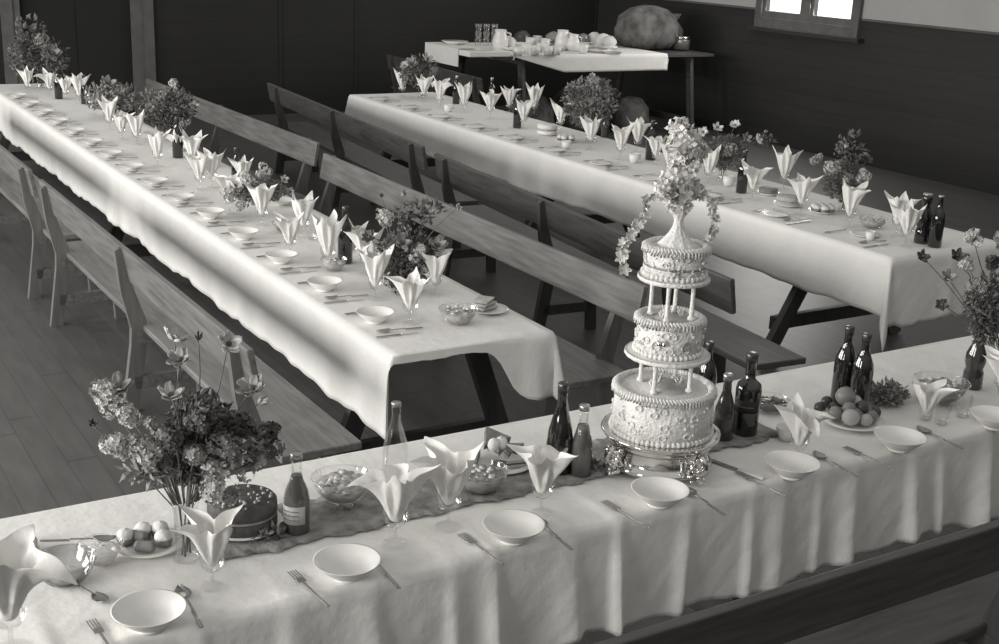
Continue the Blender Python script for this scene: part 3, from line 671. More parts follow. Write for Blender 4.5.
# glass bowls and food
def glass_bowl(px, py, r, h, label, food=None, fm='custard', foot=0, z=ZT, fl='', seed=0, lumps=26, fname='trifle', smoke=False, heap=.4):
    p = at(px, py, .75); t = thing('glass_bowl', label, 'bowl', (p.x, p.y, z))
    b = MB(); b.open = True; g = 'smoke' if smoke else 'glass'
    b.lathe([(0.0, foot+.002),(r*.45,foot+.002),(r*.62,foot+h*.15),(r*.85,foot+h*.5),(r*.97,foot+h*.9),(r,foot+h)], 36, rf=lambda a, z_: 1+(.012*cos(18*a))).build('bowl_wall', g, t)
    b = MB(); 
    for k in range(36): pass
    b.tube([(r*cos(2*pi*k/36), r*sin(2*pi*k/36), foot+h) for k in range(37)], .0025, 6).build('rim', 'glass', t)
    if foot: b = MB(); b.open = True; b.lathe([(r*.5,0),(r*.45,.004),(.014,foot*.4),(.014,foot*.8),(r*.3,foot+.002)], 30).build('foot', g, t)
    if food:
        rr = random.Random(seed); q = .72; b = MB()
        b.lathe([(0,foot+.005),(r*.42,foot+.006),(r*.58,foot+h*.17),(r*.80,foot+h*.5),(r*.87,foot+h*q),(r*.6,foot+h*(q+.05)),(0,foot+h*(q+.1))], 32, rf=lambda a, z_: 1)
        for k in range(lumps):
            a = rr.uniform(0, 6.28); d = r*.78*sqrt(rr.random()); b.ball((d*cos(a), d*sin(a), foot+h*q+h*heap*.3*(1-d/r)), rr.uniform(.09,.20)*r*1.3, 8, rough=.22, sz=.4)
        o = b.build(fname, fm, None); o.location = (p.x, p.y, z); tag(o, fl, food, None, 'stuff')
        if fm != 'cream':
            b = MB()
            for k in range(lumps//2):
                a = rr.uniform(0, 6.28); d = r*.7*sqrt(rr.random()); b.ball((d*cos(a), d*sin(a), foot+h*q+h*heap*.3+.006), rr.uniform(.05,.12)*r, 7, rough=.25, sz=.6)
            b.build('topping', 'cream', o)
    return t
glass_bowl(342, 508, .083, .065, 'footed glass bowl of trifle with cream left of the clear bottle', 'trifle', 'custard', .022, fl='pale trifle with cream in the footed glass bowl behind the white bowl', seed=1)
glass_bowl(481, 492, .074, .066, 'cut glass bowl with dark fruit jelly beside the napkin pair', 'fruit salad', 'sponge', 0, fl='glistening fruit salad in the cut glass bowl left of centre', seed=2, fname='fruit_salad', lumps=40)
glass_bowl(66, 583, .072, .062, 'dark glass bowl with a little cream behind the corner napkin', None, smoke=True)
b = MB(); b.lathe([(0,.006),(.03,.007),(.038,.02),(.03,.027),(.01,.034),(0,.036)], 24); p = at(66,583,.75); o = b.build('whipped_cream', 'cream', None, loc=(p.x, p.y, ZT)); tag(o, 'mound of whipped cream in the dark glass bowl at lower left', 'cream')
glass_bowl(101, 564, .054, .05, 'low clear glass dish of sugar with a spoon in it', 'sugar', 'cream', 0, fl='white sugar filling the low glass dish by the bun plate', seed=4, fname='sugar', lumps=4, heap=.1)
q = at(93, 541, .812); P_spoon((q.x, q.y, .812), radians(-97), 'dark spoon lying across the sugar dish', None, .9, (radians(-8), 0))
P_spoon(P3(94, 598, ZT), radians(200), 'dark handled spoon on cloth beside the dark glass bowl', None, .9)
glass_bowl(938, 402, .098, .075, 'large clear glass bowl left of the knobbly brown bottle', 'salad', 'sponge', .0, fl='dark salad in the large glass bowl near the right edge', seed=6, fname='salad')
glass_bowl(770, 412, .062, .045, 'patterned shallow bowl behind the napkin right of dark labelled bottle', 'fruit', 'jelly', 0, fl='dark fruit pieces in the patterned bowl right of the bottle', seed=8, fname='stewed_fruit', lumps=16)
# dark round cake on a plate
def plate(px, py, r, label, m='china', z=ZT): t = mk_plate(r, m)(); p = at(px, py, .75); place(t, (p.x, p.y, z), 0, label); return p
p = plate(243, 528, .105, 'white plate under the dark round cake behind the flowers')
dc = thing('fruit_cake', 'dark round layer cake with decorated top beside the flower vase', 'cake', (p.x, p.y, ZT+.008))
closed('cake_layer', [(0,0),(.084,0),(.089,.006),(.089,.032),(.086,.035)], 'cake', dc, 40, rf=lambda a, z: 1+.01*sin(7*a)); closed('filling', [(.085,.034),(.0885,.036),(.0885,.040),(.085,.042)], 'sponge', dc, 40)
closed('cake_layer', [(.086,.041),(.090,.044),(.089,.068),(.082,.076),(0,.079)], 'cake', dc, 40, rf=lambda a, z: 1+.01*sin(5*a+1))
b = MB(); rr = random.Random(3)
for k in range(46): a = rr.uniform(0, 6.28); d = .078*sqrt(rr.random()); b.ball((d*cos(a), d*sin(a), .079), rr.uniform(.002,.0055), 6, rough=.2)
b.build('nut_topping', 'custard', dc)
# plate of savouries beside it
p = plate(150, 548, .085, 'white plate of small buns left of the flower vase')
def mk_bun():
    t = thing('bun', 'b', 'bun'); MB().lathe([(0,0),(.019,0),(.023,.012),(.021,.018)], 18).build('bun_base', 'crust', t); MB().ball((0,0,.022), .022, 12, sz=.75, rough=.05).build('cream_top', 'cream', t); return t
PB = Proto(mk_bun)
for i, (dx, dy, w_) in enumerate(((.028,-.02,'front'),(.035,.03,'right hand'),(-.005,.042,'rear'),(-.052,.028,'left rear'))): PB((p.x+dx, p.y+dy, ZT+.010), i, w_+' cream topped bun on plate beside the flower vase', 'cream buns on the plate')
b = MB()
def roll(label, px, py, L, r, rz, z, m='crust', tl=0, cat='sausage roll', name='sausage_roll', dz=0):
    p = at(px, py, .75); o = MB().lathe([(0,0),(r*.6,.0),(r*.95,.004),(r,L*.2),(r,L*.8),(r*.95,L-.004),(r*.6,L),(0,L)], 14).build(name, m, None)
    o.location = (p.x, p.y, z); o.rotation_euler = (radians(90+tl), 0, rz); return tag(o, label, cat)
roll('short brown pastry roll at the front left of the bun plate', 135, 556, .05, .014, radians(60), ZT+.024)
roll('upper brown pastry roll standing at the left of the bun plate', 130, 545, .05, .014, radians(40), ZT+.026)
plate(8, 560, .075, 'small plate of savouries at the left edge of the cake table')
roll('pale sausage roll on the plate at the left edge', 8, 557, .07, .016, radians(80), ZT+.026, 'custard')
roll('dark savoury roll behind the pale one at left edge', 16, 548, .05, .016, radians(30), ZT+.026, 'cake')
# plate of sandwiches and pastries behind the salad bowl
p = plate(500, 466, .098, 'white plate of sandwiches and meringues behind the fruit salad bowl')
def wedge(label, dx, dy, dz, s, rz, tl=0, m='bread', cat='sandwich', name='sandwich'):
    s *= 1.2
    t = thing(name, label, cat, (p.x+dx, p.y+dy, ZT+.010+dz), rz); t.rotation_euler = (tl, 0, rz)
    for k, (z0, z1_, mm) in enumerate(((0,.009,m),(.0092,.0145,'cake'),(.0147,.024,m))):
        MB().add([(0,0,z0),(s,0,z0),(s*.5,s*.7,z0),(0,0,z1_),(s,0,z1_),(s*.5,s*.7,z1_)], [(2,1,0),(3,4,5),(0,1,4,3),(1,2,5,4),(2,0,3,5)]).build(['bread_slice','filling','bread_slice'][k], mm, t, smooth=False)
    return t
wedge('dark triangular sandwich standing at the back of the sandwich plate', -.035, .04, .03, .08, .1, radians(20), 'crust')
wedge('brown sandwich wedge at the right of the sandwich plate', .03, .0, .0, .075, .5, 0, 'crust')
wedge('sandwich wedge leaning at the left of the sandwich plate', -.085, -.005, .0, .07, .9, 0, 'crust')
wedge('pale sandwich wedge at the front of the sandwich plate', -.01, -.05, .0, .06, -.2, 0, 'bread')
wedge('small stacked sandwich in the middle of the plate behind the salad', -.02, -.02, .026, .055, .7, 0, 'sponge')
for i, (dx, dy) in enumerate(((-.022,.004),(.004,.004))): o = MB().ball((0,0,0), .019, 12, sz=1.1, rough=.06).build('meringue', 'cream', None, loc=(p.x+dx, p.y+dy, ZT+.068)); tag(o, ('left','right')[i]+' white meringue on top of the sandwich plate', 'meringue')
# fruit plate
p = plate(852, 424, .105, 'white plate piled with fruit between the beer bottles and the bowls')
fr_ = [(-.045,-.03,.0,.030,'fruit1','pale round'),(-.015,.03,.045,.034,'fruit2','large upper'),(.035,-.045,0,.024,'fruit2','front'),(.0,-.055,0,.022,'fruit1','small front'),(-.01,-.015,.0,.028,'fruit2','central'),(.045,.0,.0,.030,'fruit2','right'),(-.055,.025,0,.026,'fruit2','left rear'),(.075,-.02,0,.024,'fruit3','dark right hand'),(.02,.02,.03,.026,'fruit1','mid right'),(-.03,-.005,.030,.022,'fruit2','small upper left'),(.07,.03,.0,.024,'fruit3','dark rear'),(.015,-.02,.032,.022,'fruit3','dark upper')]
for i, (dx, dy, dz, r_, m_, w_) in enumerate(fr_):
    t = thing('fruit', w_+' fruit piled on the plate in front of the beer bottles', 'fruit', (p.x+dx, p.y+dy, ZT+.010+dz)); MB().ball((0,0,r_*.95), r_, 16, sz=.93).build('fruit_body', m_, t); MB().tube([(0,0,r_*1.8),(.002,.001,r_*2.0)], .0015, 5).build('stalk', 'stem', t)
for i, (x_, y_) in enumerate(((826,408),(819,414),(833,414))):
    q = at(x_, y_, .75); o = MB().ball((0,0,.02), .020, 12).build('plum', 'fruit3', None, loc=(q.x, q.y, ZT)); tag(o, 'dark plum on the cloth left of the fruit plate', 'plum', 'plums beside the fruit plate')
q = at(893, 405, .75); t = thing('lettuce_bunch', 'loose heap of dark salad leaves behind the fruit plate', 'salad', (q.x, q.y, ZT)); foliage(t, (-.01,.03,.03), .085, .06, .03, 420, .03, 9, 'leaf2')
# knife leaning by the stand, cake slice
P_knife(P3(738, 472), radians(15), 'knife with pale handle lying right of the cake stand', None, 1.)
# scattered leaves on the cloth under the dark cake
q = at(268, 540, .75); t = thing('leaf_sprig', 'dark leaf sprig lying on the runner in front of the dark cake', 'leaves', (q.x, q.y, ZT+.004)); foliage(t, (0,0,.008), .05, .03, .007, 60, .03, 4)
q = at(588, 470, .75); t = thing('leaf_sprig', 'dark leaf sprig lying on the runner left of the cake stand', 'leaves', (q.x, q.y, ZT+.004)); foliage(t, (0,0,.008), .05, .04, .007, 60, .03, 5)

# ------------------------------------------------------------ the big bouquet in the glass vase
p = vase(187, 560, 'tall fluted glass vase holding the large bunch of poppies', .16, .030)
def off(x_, y_, depth=0.):
    "offset from the vase foot of a bloom seen at a place of the photo, in the plane of the vase facing us"
    r = ROT @ Vector(((x_-CX)/F, -(y_-CY)/F, -1.)); yy = p.y+depth; t_ = yy/r.y
    return (r.x*t_-p.x, yy-p.y, r.z*t_+CAMZ-ZT)
S1 = []
for (x_, y_, s, m, k, dd) in [(118,388,.027,'petal2','p',0),(174,340,.026,'petal','p',.04),(180,361,.024,'petal2','p',0),(198,340,.010,'petal3','b',.03),(228,345,.025,'petal','p',0),(171,397,.026,'petal','p',-.03),(252,390,.030,'petal2','p',.0),(258,404,.016,'petal','b',-.02),(92,425,.011,'petal3','b',0),(140,455,.0,'petal','x',0),
      (106,400,.030,'petal','c',.0),(128,412,.026,'petal','c',-.02),(122,442,.036,'petal','c',0),(145,450,.030,'petal','c',-.02),(213,470,.034,'petal','c',-.04),(205,492,.030,'petal','c',-.05),(262,445,.030,'petal3','c',.0),(240,425,.030,'petal3','c',-.02),(225,445,.028,'petal2','c',-.07),(200,420,.026,'petal3','c',-.08),(252,462,.028,'petal2','c',-.03),(175,440,.024,'petal3','c',-.06),(270,432,.020,'petal3','c',.0),(195,455,.026,'petal2','c',-.07),(228,492,.022,'petal2','c',-.05),(158,428,.022,'petal2','c',0)]:
    if s: o3 = off(x_, y_, dd); S1.append((k, o3[0], o3[1], o3[2], s, m))
c1 = off(200, 425); c2 = off(228, 440); c3 = off(188, 455); c4 = off(150, 470)
bouquet(p, 'large bunch of poppies and phlox in the tall glass vase at left front', S1,
        [(c1[0], c1[1], c1[2], .085, .08, .075, 420, .034, 'leaf'), (c2[0], c2[1], c2[2], .10, .08, .05, 260, .030, 'leaf2'), (c3[0], 0, c3[2], .05, .05, .07, 300, .03, 'leaf'), (c4[0], 0, c4[2], .06, .05, .02, 60, .05, 'leaf2')], z0=.15, seed=100, nst=10, vh=.15)
# bouquet at the right edge
p = vase(1003, 385, 'glass vase at the right edge of the cake table', .14, .032)
S2 = []
for (x_, y_, s, m, k, dd) in [(922,257,.020,'petal3','p',0),(942,305,.019,'petal3','p',0),(957,256,.022,'petal3','p',.02),(947,277,.022,'petal2','p',0),(972,235,.026,'petal','c',0),(966,262,.024,'petal','c',0),(978,285,.026,'petal2','c',-.02),(992,262,.022,'petal3','c',0),(1003,240,.03,'petal2','c',0),(1000,300,.03,'petal2','c',0)]:
    o3 = off(x_, y_, dd); S2.append((k, o3[0], o3[1], o3[2], s, m))
c1 = off(990, 300); c2 = off(985, 328)
bouquet(p, 'bunch of dark poppies and pale blossom reaching over the right end of the cake table', S2, [(c1[0], 0, c1[2], .09, .08, .09, 520, .03, 'leaf'), (c2[0], 0, c2[2], .05, .05, .06, 260, .03, 'leaf')], z0=.13, seed=200, vh=.13)

# ------------------------------------------------------------ left table
def run_table(side, nm, naps, bowls, blab):
    for i, (x_, y_, s_) in enumerate(naps):
        x, y, z = P3(x_, y_); lb = '%s one from the near end of the %s table' % (ORD[i], nm)
        P_gob((x, y, z), 0, 'clear goblet holding a napkin, '+lb, 'goblets on the %s table' % nm, s_)
        P_nap[(i*5+side*2) % 6]((x, y, z+.050*s_), radians(i*67 % 360), 'white folded napkin, '+lb, 'napkins on the %s table' % nm, (s_*1.02, s_*1.02, s_*(1.05+.2*((i*7) % 5)/4)))
naps1 = [(410,324,1.),(435,296,.95),(375,300,.95),(366,275,1.),(328,270,1.1),(290,256,.95),(352,262,.85),(262,226,.95),(303,238,1.),(230,214,1.),(212,188,1.05),(243,190,.85),(193,170,1.),(200,190,1.),(158,167,1.),(178,158,.85),(137,145,1.),(110,130,1.),(122,140,.9),(80,104,1.1),(92,115,.9),(50,96,1.),(28,93,.9),(66,100,.9)]
run_table(0, 'left', naps1, None, None)
base = at(380, 322, .75); far = at(203, 224, .75)
stepy = .47
for i in range(15):
    y = base.y+.0+i*.50; x = TX0+.115
    P_bowl((x, y, ZT), 0, 'white bowl, %s from near end in left row of the left table' % ORD[i], 'white bowls along the left table', (.95, .95, .95 if i < 5 else .55))
    P_spoon((x+.0, y-.14, ZT), radians(85), 'spoon beside the %s bowl from the near end of left table' % ORD[i], 'spoons on the left table')
    P_fork((x-.01, y+.13, ZT), radians(95), 'fork behind the %s bowl from the near end of left table' % ORD[i], 'forks on the left table')
    P_knife((x+.02, y-.19, ZT), radians(88), 'knife nearer than the %s bowl from the near end of left table' % ORD[i], 'knives on the left table', .8)
for i in range(10):
    P_bowl((TX1-.12, base.y+.95+i*.62, ZT), 0, 'white bowl, %s from near end in right row of the left table' % ORD[i], 'white bowls along the left table', (.9, .9, .6))
glass_bowl(458, 324, .078, .062, 'glass bowl of trifle on the near end of left table', 'trifle', 'custard', 0, fl='pale trifle dotted with fruit on the near end of left table', seed=12)
q = plate(488, 312, .085, 'white bread plate on the right corner of left table')
for i in range(3):
    t = thing('bread_slice', ('lower','middle','upper')[i]+' buttered bread slice on the plate at the left table corner', 'bread', (q.x-.04+.01*i, q.y-.03+.004*i, ZT+.0105+.0128*i), radians(15+i*12)); MB().box(0,.085,0,.06,0,.0085).build('crumb', 'bread', t, smooth=False, bevel=.003); MB().box(-.003,.088,-.003,.063,.009,.0115).build('butter', 'custard', t, smooth=False, bevel=.001)
glass_bowl(334, 271, .06, .055, 'glass bowl standing near the tall dark bottle on left table', 'jelly', 'custard', 0, fl='fruit jelly in the glass bowl near the tall bottle on left table', seed=13, fname='jelly')
glass_bowl(284, 232, .06, .05, 'low glass bowl of salad half way along the left table', 'salad', 'sponge', 0, fl='salad in the low glass bowl half way along left table', seed=14, fname='salad')
bottle('beer', 345, 263, 'tall dark bottle standing alone mid way on left table', sc=.95)
bottle('beer', 237, 188, 'dark bottle rising between napkins behind the small blossoms on left table', sc=.85)
bottle('beer', 178, 158, 'dark bottle among napkins far along the left table', sc=.95)
bottle('beer', 59, 99, 'dark bottle near the far flowers of left table, left one of two', sc=.9)
bottle('beer', 85, 104, 'dark bottle behind large napkin near far end of left table', sc=.85)
for i, (x_, y_, w_) in enumerate(((400,268,'behind the near flowers'),(312,240,'beside the third napkin'),(256,205,'behind the low blossoms'))): P_tum(P3(x_, y_), 0, 'plain clear tumbler on left table, '+w_, 'tumblers on the left table')
def bunch(px, py, label, blooms, fol, seed, vh=.10, r=.03, vlab='vase'):
    global p
    p = vase(px, py, 'glass vase of the flower bunch '+vlab, vh, r)
    sp_ = []
    for (x_, y_, s, m, k) in blooms: o3 = off(x_, y_, random.uniform(-.13,-.03)); sp_.append((k, o3[0], o3[1], o3[2], s, m))
    fl_ = []
    for (x_, y_, rx, rz_, n, size, m) in fol: o3 = off(x_, y_); fl_.append((o3[0], 0, o3[2], rx, rx*.9, rz_, n, size, m))
    return bouquet(p, label, sp_, fl_, z0=vh, seed=seed, nst=6, vh=vh)
bunch(398, 293, 'mixed pale and dark flower bunch near the end of left table', [(384,218,.034,'petal','c'),(402,243,.030,'petal2','p'),(415,252,.034,'petal','c'),(437,246,.034,'petal2','p'),(402,196,.014,'petal2','b'),(458,208,.015,'petal','p'),(432,213,.010,'petal','b'),(381,197,.010,'petal3','b'),(425,262,.03,'petal2','c'),(370,238,.026,'petal3','p'),(392,262,.026,'petal2','c')],
      [(405,255,.13,.11,850,.036,'leaf'),(405,278,.10,.06,300,.03,'leaf'),(420,215,.10,.07,70,.05,'leaf')], 300, vlab='near the end of left table')
bunch(262, 215, 'low spreading white blossom bunch on left table', [(228,192,.03,'petal','c'),(246,178,.028,'petal','c'),(264,172,.03,'petal','c'),(284,180,.02,'petal','p'),(290,192,.02,'petal2','p'),(240,205,.024,'petal','c'),(275,196,.03,'petal2','c')], [(260,190,.15,.06,520,.03,'leaf'),(244,194,.11,.05,200,.03,'leaf2')], 310, .08, vlab='half way along left table')
bunch(170, 140, 'bushy flower bunch beside the far aisle of left table', [(174,84,.035,'petal','c'),(160,100,.045,'petal2','c'),(180,112,.04,'petal2','c'),(194,106,.03,'petal','p'),(160,118,.04,'petal3','c'),(184,122,.035,'petal2','c'),(150,108,.03,'petal2','p')], [(168,106,.20,.13,520,.05,'leaf'),(170,120,.12,.07,260,.045,'leaf')], 320, .10, vlab='beside the far aisle')
bunch(112, 118, 'pale poppy bunch far along the left table', [(108,84,.05,'petal2','p'),(98,100,.05,'petal2','c'),(120,92,.04,'petal','p'),(130,104,.045,'petal2','c'),(110,104,.04,'petal','c')], [(112,97,.20,.11,420,.055,'leaf2')], 330, .10, vlab='far along left table')
bunch(42, 88, 'large flower bunch at the far end of left table before the dark doorway', [(34,48,.07,'petal2','p'),(52,54,.07,'petal2','p'),(26,56,.06,'petal3','c'),(42,42,.06,'petal2','c'),(22,44,.05,'petal3','c')], [(38,58,.26,.20,420,.07,'leaf'),(30,30,.15,.12,60,.08,'leaf')], 340, .14, .05, vlab='at far end of left table')

# ------------------------------------------------------------ right table
naps2 = [(905,247,1.1),(896,236,1.05),(848,228,1.1),(800,215,1.1),(783,190,1.15),(752,200,1.1),(708,184,1.1),(669,178,1.1),(637,152,1.15),(620,160,1.1),(590,150,1.15),(560,132,1.15),(534,115,1.1),(523,129,1.15),(509,113,1.),(490,119,1.15),(464,113,1.15),(440,108,1.15),(424,102,1.1),(402,97,1.15),(655,165,1.)]
run_table(1, 'right', naps2, None, None)
for i in range(11):
    y = RY0+.42+i*.58; x = RX0+.13
    PL = P_plate(( x, y, ZT), 0, 'white side plate, %s from the near end of right table' % ORD[i], 'side plates on the right table') if i else None
    if not i: P_plate = Proto(mk_plate(.085)); P_plate((x+.12, y+.0, ZT), 0, 'white side plate, first from the near end of right table', 'side plates on the right table')
    P_spoon((x, y-.13, ZT), radians(85), 'spoon beside the %s plate from the near end of right table' % ORD[i], 'spoons on the right table')
    P_knife((x+.01, y-.20, ZT), radians(92), 'knife beside the %s plate from the near end of right table' % ORD[i], 'knives on the right table', .9)
    P_fork((x, y+.13, ZT), radians(95), 'fork beyond the %s plate from the near end of right table' % ORD[i], 'forks on the right table')
bottle('sauce', 921, 243, 'dark ridged bottle, left one of the pair on near end of right table', sc=1.12, cap='capm', capfrom=.97)
bottle('beer', 934, 247, 'plain dark bottle, right one of the pair on near end of right table', cap='capm', sc=.98, capfrom=.97)
bottle('beer', 741, 193, 'dark bottle under the poppies on right table', sc=.95)
bottle('beer', 689, 168, 'dark bottle just behind the cake flowers on right table', sc=1.)
bottle('beer', 650, 160, 'dark bottle with bright shoulder left of the cake flowers on right table', sc=1.)
bottle('beer', 517, 128, 'dark bottle left of the leaning napkin in middle of right table', sc=.95)
bottle('beer', 491, 106, 'dark bottle with pale cap far along right table, right one', cap='capm', sc=.9)
bottle('beer', 456, 104, 'dark bottle far along right table beside a napkin', cap='capm', sc=.9)
bottle('small', 605, 137, 'small brown bottle under the big leafy bunch on right table', body='brown', sc=1.)
glass_bowl(872, 228, .08, .055, 'shallow glass bowl near the pair of bottles on right table', 'trifle', 'custard', 0, fl='pale trifle in the shallow bowl near the end of right table', seed=21)
glass_bowl(672, 184, .07, .05, 'shallow glass bowl half hidden by cake flowers on right table', 'salad', 'custard', 0, fl='salad in the shallow glass bowl behind the cake flowers', seed=22, fname='salad')
def layer_cake(px, py, r, label, side='cream', z=ZT, h=.06):
    q = at(px, py, .75); plate(px, py, r*1.25, 'plate under the '+label)
    t = thing('layer_cake', label, 'cake', (q.x, q.y, z+.008)); closed('lower_layer', [(0,0),(r,0),(r,h*.38)], side, t, 30); closed('filling', [(r*.97,h*.38),(r*.97,h*.55)], 'sponge', t, 30); closed('upper_layer', [(r,h*.55),(r,h*.9),(r*.93,h),(0,h)], side, t, 30); return t
layer_cake(788, 206, .075, 'round sandwich cake between napkins on right table', 'bread', h=.05)
layer_cake(547, 135, .08, 'white iced round cake in the middle of right table', 'icing', h=.075)
layer_cake(768, 195, .06, 'small pale cake left of the sandwich cake on right table', 'crust', h=.035)
for nm_, (x_, y_), ct in (('white cup','l',0) and ('', (0,0), 0),): pass
def cup(px, py, label, sc=1., z=ZT, h=None):
    q = at(px, py, .75) if z == ZT else at(px, py, z); t = thing('cup', label, 'cup', (q.x, q.y, z)); t.scale = (sc,)*3
    closed('cup_body', [(.024,0),(.028,0),(.036,.03),(.038,.065),(.035,.064),(.03,.02),(0,.008)], 'china', t, 22)
    MB().tube([(.036,0,.055),(.055,0,.05),(.056,0,.025),(.034,0,.02)], .004, 6).build('handle', 'china', t); return t
cup(448, 112, 'white cup near the far flowers of right table'); cup(728, 186, 'white cup in front of the bottle under the poppies'); cup(634, 163, 'white cup left of the cake flowers on right table'); cup(566, 165-16, 'pale cup beside the bun dish on right table', .9)
for lab_, cx_, cy_, n_ in (('bun dish in middle of right table', 566, 142, 6), ('bun dish left of the leafy bunch near the end of right table', 822, 213, 7)):
    q = plate(cx_, cy_, .085, 'dish under buns, '+lab_.replace('bun dish ', ''))
    for i in range(n_):
        a = i*2*pi/(n_-1); rr_ = .048 if i else 0
        PB((q.x+rr_*cos(a), q.y+rr_*sin(a), ZT+.010), i, 'cream topped bun, '+lab_.replace('bun ', '').replace('the leafy', 'leafy'), 'buns on the '+lab_, 1.1)
for i, (x_, y_, w_) in enumerate(((855,222,'first'),(880,245,'second'))):
    q = at(x_+2, y_+2, .75)
cup(870, 240, 'small pale cup in front of the shallow bowl on right table', .7)
bunch(843, 212, 'feathery bunch with pale blossom heads near the end of right table', [(817,160,.030,'petal2','c'),(832,166,.040,'petal','c'),(862,176,.036,'petal','c'),(845,148,.014,'petal','b'),(868,160,.022,'petal3','p'),(848,178,.03,'petal2','c')], [(843,180,.13,.12,420,.035,'leaf'),(850,150,.10,.10,60,.06,'leaf'),(850,195,.07,.08,200,.03,'leaf')], 400, .12, vlab='near end of right table')
bunch(722, 180, 'loose white poppy bunch mid way on right table', [(703,132,.028,'white','p'),(717,128,.030,'white','p'),(735,126,.030,'white','p'),(746,138,.030,'petal2','p'),(757,141,.034,'petal','p'),(728,150,.034,'petal','c'),(705,148,.02,'petal','b'),(764,132,.012,'petal2','b')], [(727,152,.14,.11,380,.04,'leaf'),(765,140,.06,.03,30,.05,'leaf')], 410, .11, vlab='half way along right table')
bunch(590, 142, 'big round leafy bunch with small dark blossoms on right table', [(572,92,.04,'petal3','c'),(595,84,.045,'petal2','c'),(612,94,.04,'petal3','c'),(590,104,.045,'petal2','c'),(607,112,.04,'petal3','c'),(568,108,.03,'petal3','c'),(592,76,.02,'petal','p')], [(590,100,.22,.17,900,.045,'leaf2'),(590,118,.16,.08,300,.04,'leaf')], 420, .12, .04, vlab='on right table')
bunch(422, 98, 'pale topped flower bunch at the far end of right table', [(412,64,.05,'petal2','p'),(427,60,.05,'petal','p'),(433,72,.045,'petal2','c'),(418,74,.05,'petal3','c'),(405,66,.035,'petal','p')], [(420,72,.20,.14,420,.055,'leaf')], 430, .13, .045, vlab='at far end of right table')

# ------------------------------------------------------------ serving table in the far corner
ZS = 1.0
table('serving_table', 'trestle serving table in the far corner, loaded with crockery', 7.10, 10.2, 11.72, 13.2, ZS-.006, [7.5, 9.9], along='x', m='wood2', foot=.05, topin=.1)
cloth('short white cloth laid over the corner serving table', 7.35, 9.45, 11.70, 13.22, ZS+.002, lambda y: .05, lambda y: .05, lambda x: .19 if x > 8.0 else .02+.17*max(0, (x-7.35)/.65), lambda x: .1, step=.05, dn=8)
o = MB().box(7.085, 7.095, 12.5, 13.3, ZS-.20, ZS+.003).box(7.09, 7.30, 12.5, 13.3, ZS, ZS+.003).build('tablecloth', 'cloth', smooth=False); tag(o, 'small white cloth corner hanging at the left end of the serving table', 'tablecloth')
bench(6.75, 11.2, 2.6, radians(-3), 'dark bench standing at the left end of the corner serving table', m='wood2')
def sat(px, py): q = at(px, py, ZS+.006); return (q.x, q.y, ZS+.006)
def jug(px, py, label, s=1., m='china'):
    t = thing('jug', label, 'jug', sat(px, py)); t.scale = (s,)*3
    closed('jug_body', [(.05,0),(.055,0),(.075,.05),(.07,.11),(.05,.16),(.056,.19),(.05,.188),(0,.15)], m, t, 24); MB().tube([(.055,0,.165),(.11,0,.15),(.11,0,.08),(.07,0,.05)], .009, 7).build('handle', m, t)
def scup(px, py, label, s=1.5, m='china'): t = cup(px, py, label, s, ZS+.006); return t
t = thing('tray', 'pale tray standing at the left of the serving table', 'tray', sat(485, 56)); MB().box(-.26,.24,-.12,.12,0,.06).build('tray_body', 'china', t, smooth=False, bevel=.01)
for i, (x_, y_, w_) in enumerate([(478,46,'left'),(486,46,'middle'),(494,46,'right')]): 
    q = sat(x_, y_); t = thing('glass_stack', w_+' stack of glasses at the left of the serving table', 'glasses', (q[0], q[1], q[2])); b = MB(); b.open = True; b.lathe([(.03,0),(.04,.08),(.03,.08),(.04,.16),(.03,.16),(.042,.25)], 20).build('stacked_glasses', 'glass', t, thick=.003)
jug(500, 50, 'pale jug right of the glasses on the serving table', 1.2)
jug(562, 50, 'white jug with handle among the cups on the serving table', 1.2)
jug(573, 51, 'second pale jug near the cup row on the serving table', 1.0)
plate_s = Proto(mk_plate(.16))
for i, (x_, y_, w_) in enumerate([(510,50,'left of centre'),(598,52,'beside the dark pot'),(612,53,'in front of the bundle'),(455,44,'at the left end')]): plate_s(sat(x_, y_), 0, 'large white plate on the serving table, '+w_, 'plates on the serving table', (1, 1, 2.5))
cn = [(518,56),(526,53),(535,55),(541,52),(548,55),(556,55),(583,53),(545,47),(530,46),(537,44)]
for i, (x_, y_) in enumerate(cn): scup(x_, y_, 'white cup, %s from the left in the huddle on the serving table' % ORD[i])
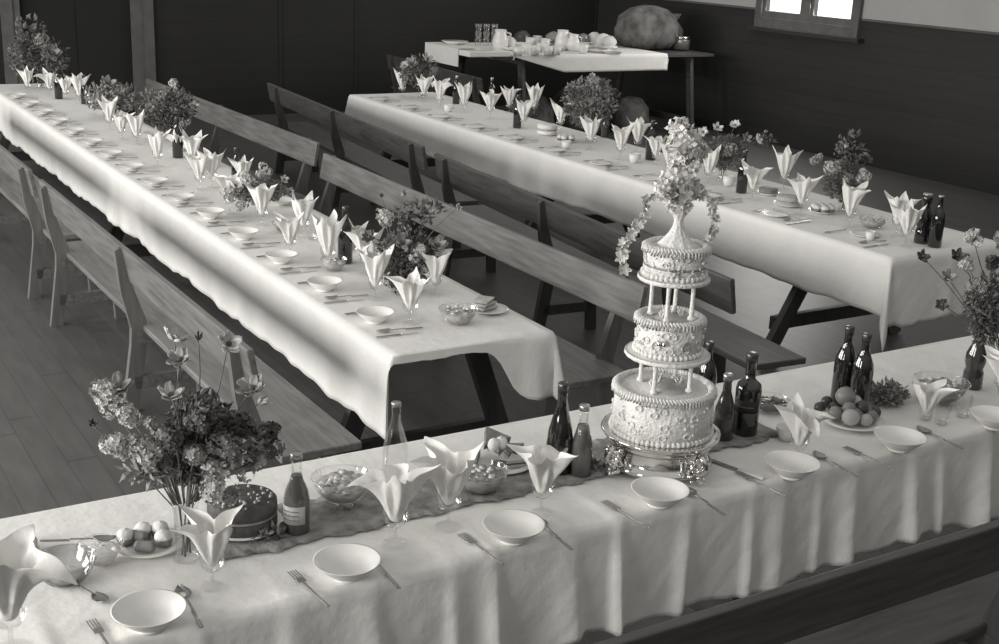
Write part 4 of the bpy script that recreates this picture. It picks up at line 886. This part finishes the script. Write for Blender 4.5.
for i, (x_, y_, r_, m_, w_) in enumerate([(508,49,.09,'cream','white loaf shaped pudding'),(522,44,.10,'fruit3','dark leafy pudding'),(583,44,.08,'tin','dark tin'),(609,48,.09,'cream','white covered dish'),(603,47,.10,'linen','folded white cloth heap'),(594,44,.09,'linen','second white cloth heap'),(553,45,.10,'fruit2','leafy parcel')]):
    q = sat(x_, y_); t = thing('serving_dish' if i < 4 else 'cloth_heap', w_+' on the serving table', 'dish' if i < 4 else 'cloth', q); MB().ball((0,0,r_*.8), r_, 14, sz=.8, rough=.10).build('heap_body', m_, t); MB().lathe([(0,0),(r_*1.1,0),(r_*1.2,.02),(r_,.03)], 20).build('dish_base', 'china' if i < 4 else m_, t)
t = thing('sack_bundle', 'large crumpled grey sack bundle on right end of serving table', 'sack', sat(646, 47)); rr = random.Random(5)
b = MB(); vs = []
b.lathe([(0,0),(.28,0),(.36,.10),(.38,.22),(.33,.36),(.22,.46),(.08,.50),(0,.50)], 40, rf=lambda a, z: 1+.06*sin(5*a+z*9)+.05*sin(11*a-z*14)+.04*sin(17*a+z*30)+.02*sin(29*a-z*50)+.02*sin(z*70+3*a)); b.build('sack_body', 'sack', t)
MB().lathe([(0,0),(.12,0),(.16,.1),(.15,.2),(.06,.32),(.10,.40),(0,.38)], 24, c=(.42,.05,0), rf=lambda a, z: 1+.1*sin(4*a+z*11)).build('sack_neck', 'sack', t)
t = thing('tin', 'shiny tin right of the grey sack bundle', 'tin', sat(681, 49)); closed('tin_body', [(0,0),(.10,0),(.10,.14),(.09,.15),(0,.15)], 'tin', t, 24); closed('lid', [(.102,.12),(.104,.15),(.09,.155),(0,.155)], 'silver', t, 24)
# bundles stowed under the serving table
for i, (x_, y_, z_, r_, w_) in enumerate([(7.95,12.3,0,.28,'left'),(8.72,12.35,0,.33,'middle'),(9.42,12.3,0,.24,'right')]):
    t = thing('sack_bundle', w_+' grey bundle stowed on the floor under the serving table', 'sack', (x_, y_, 0)); MB().lathe([(0,0),(r_*.9,0),(r_*1.1,r_*.6),(r_,r_*1.2),(r_*.6,r_*1.7),(0,r_*1.8)], 28, rf=lambda a, z: 1+.07*sin(5*a+z*9)+.05*sin(9*a-z*12)).build('sack_body', 'sack', t)
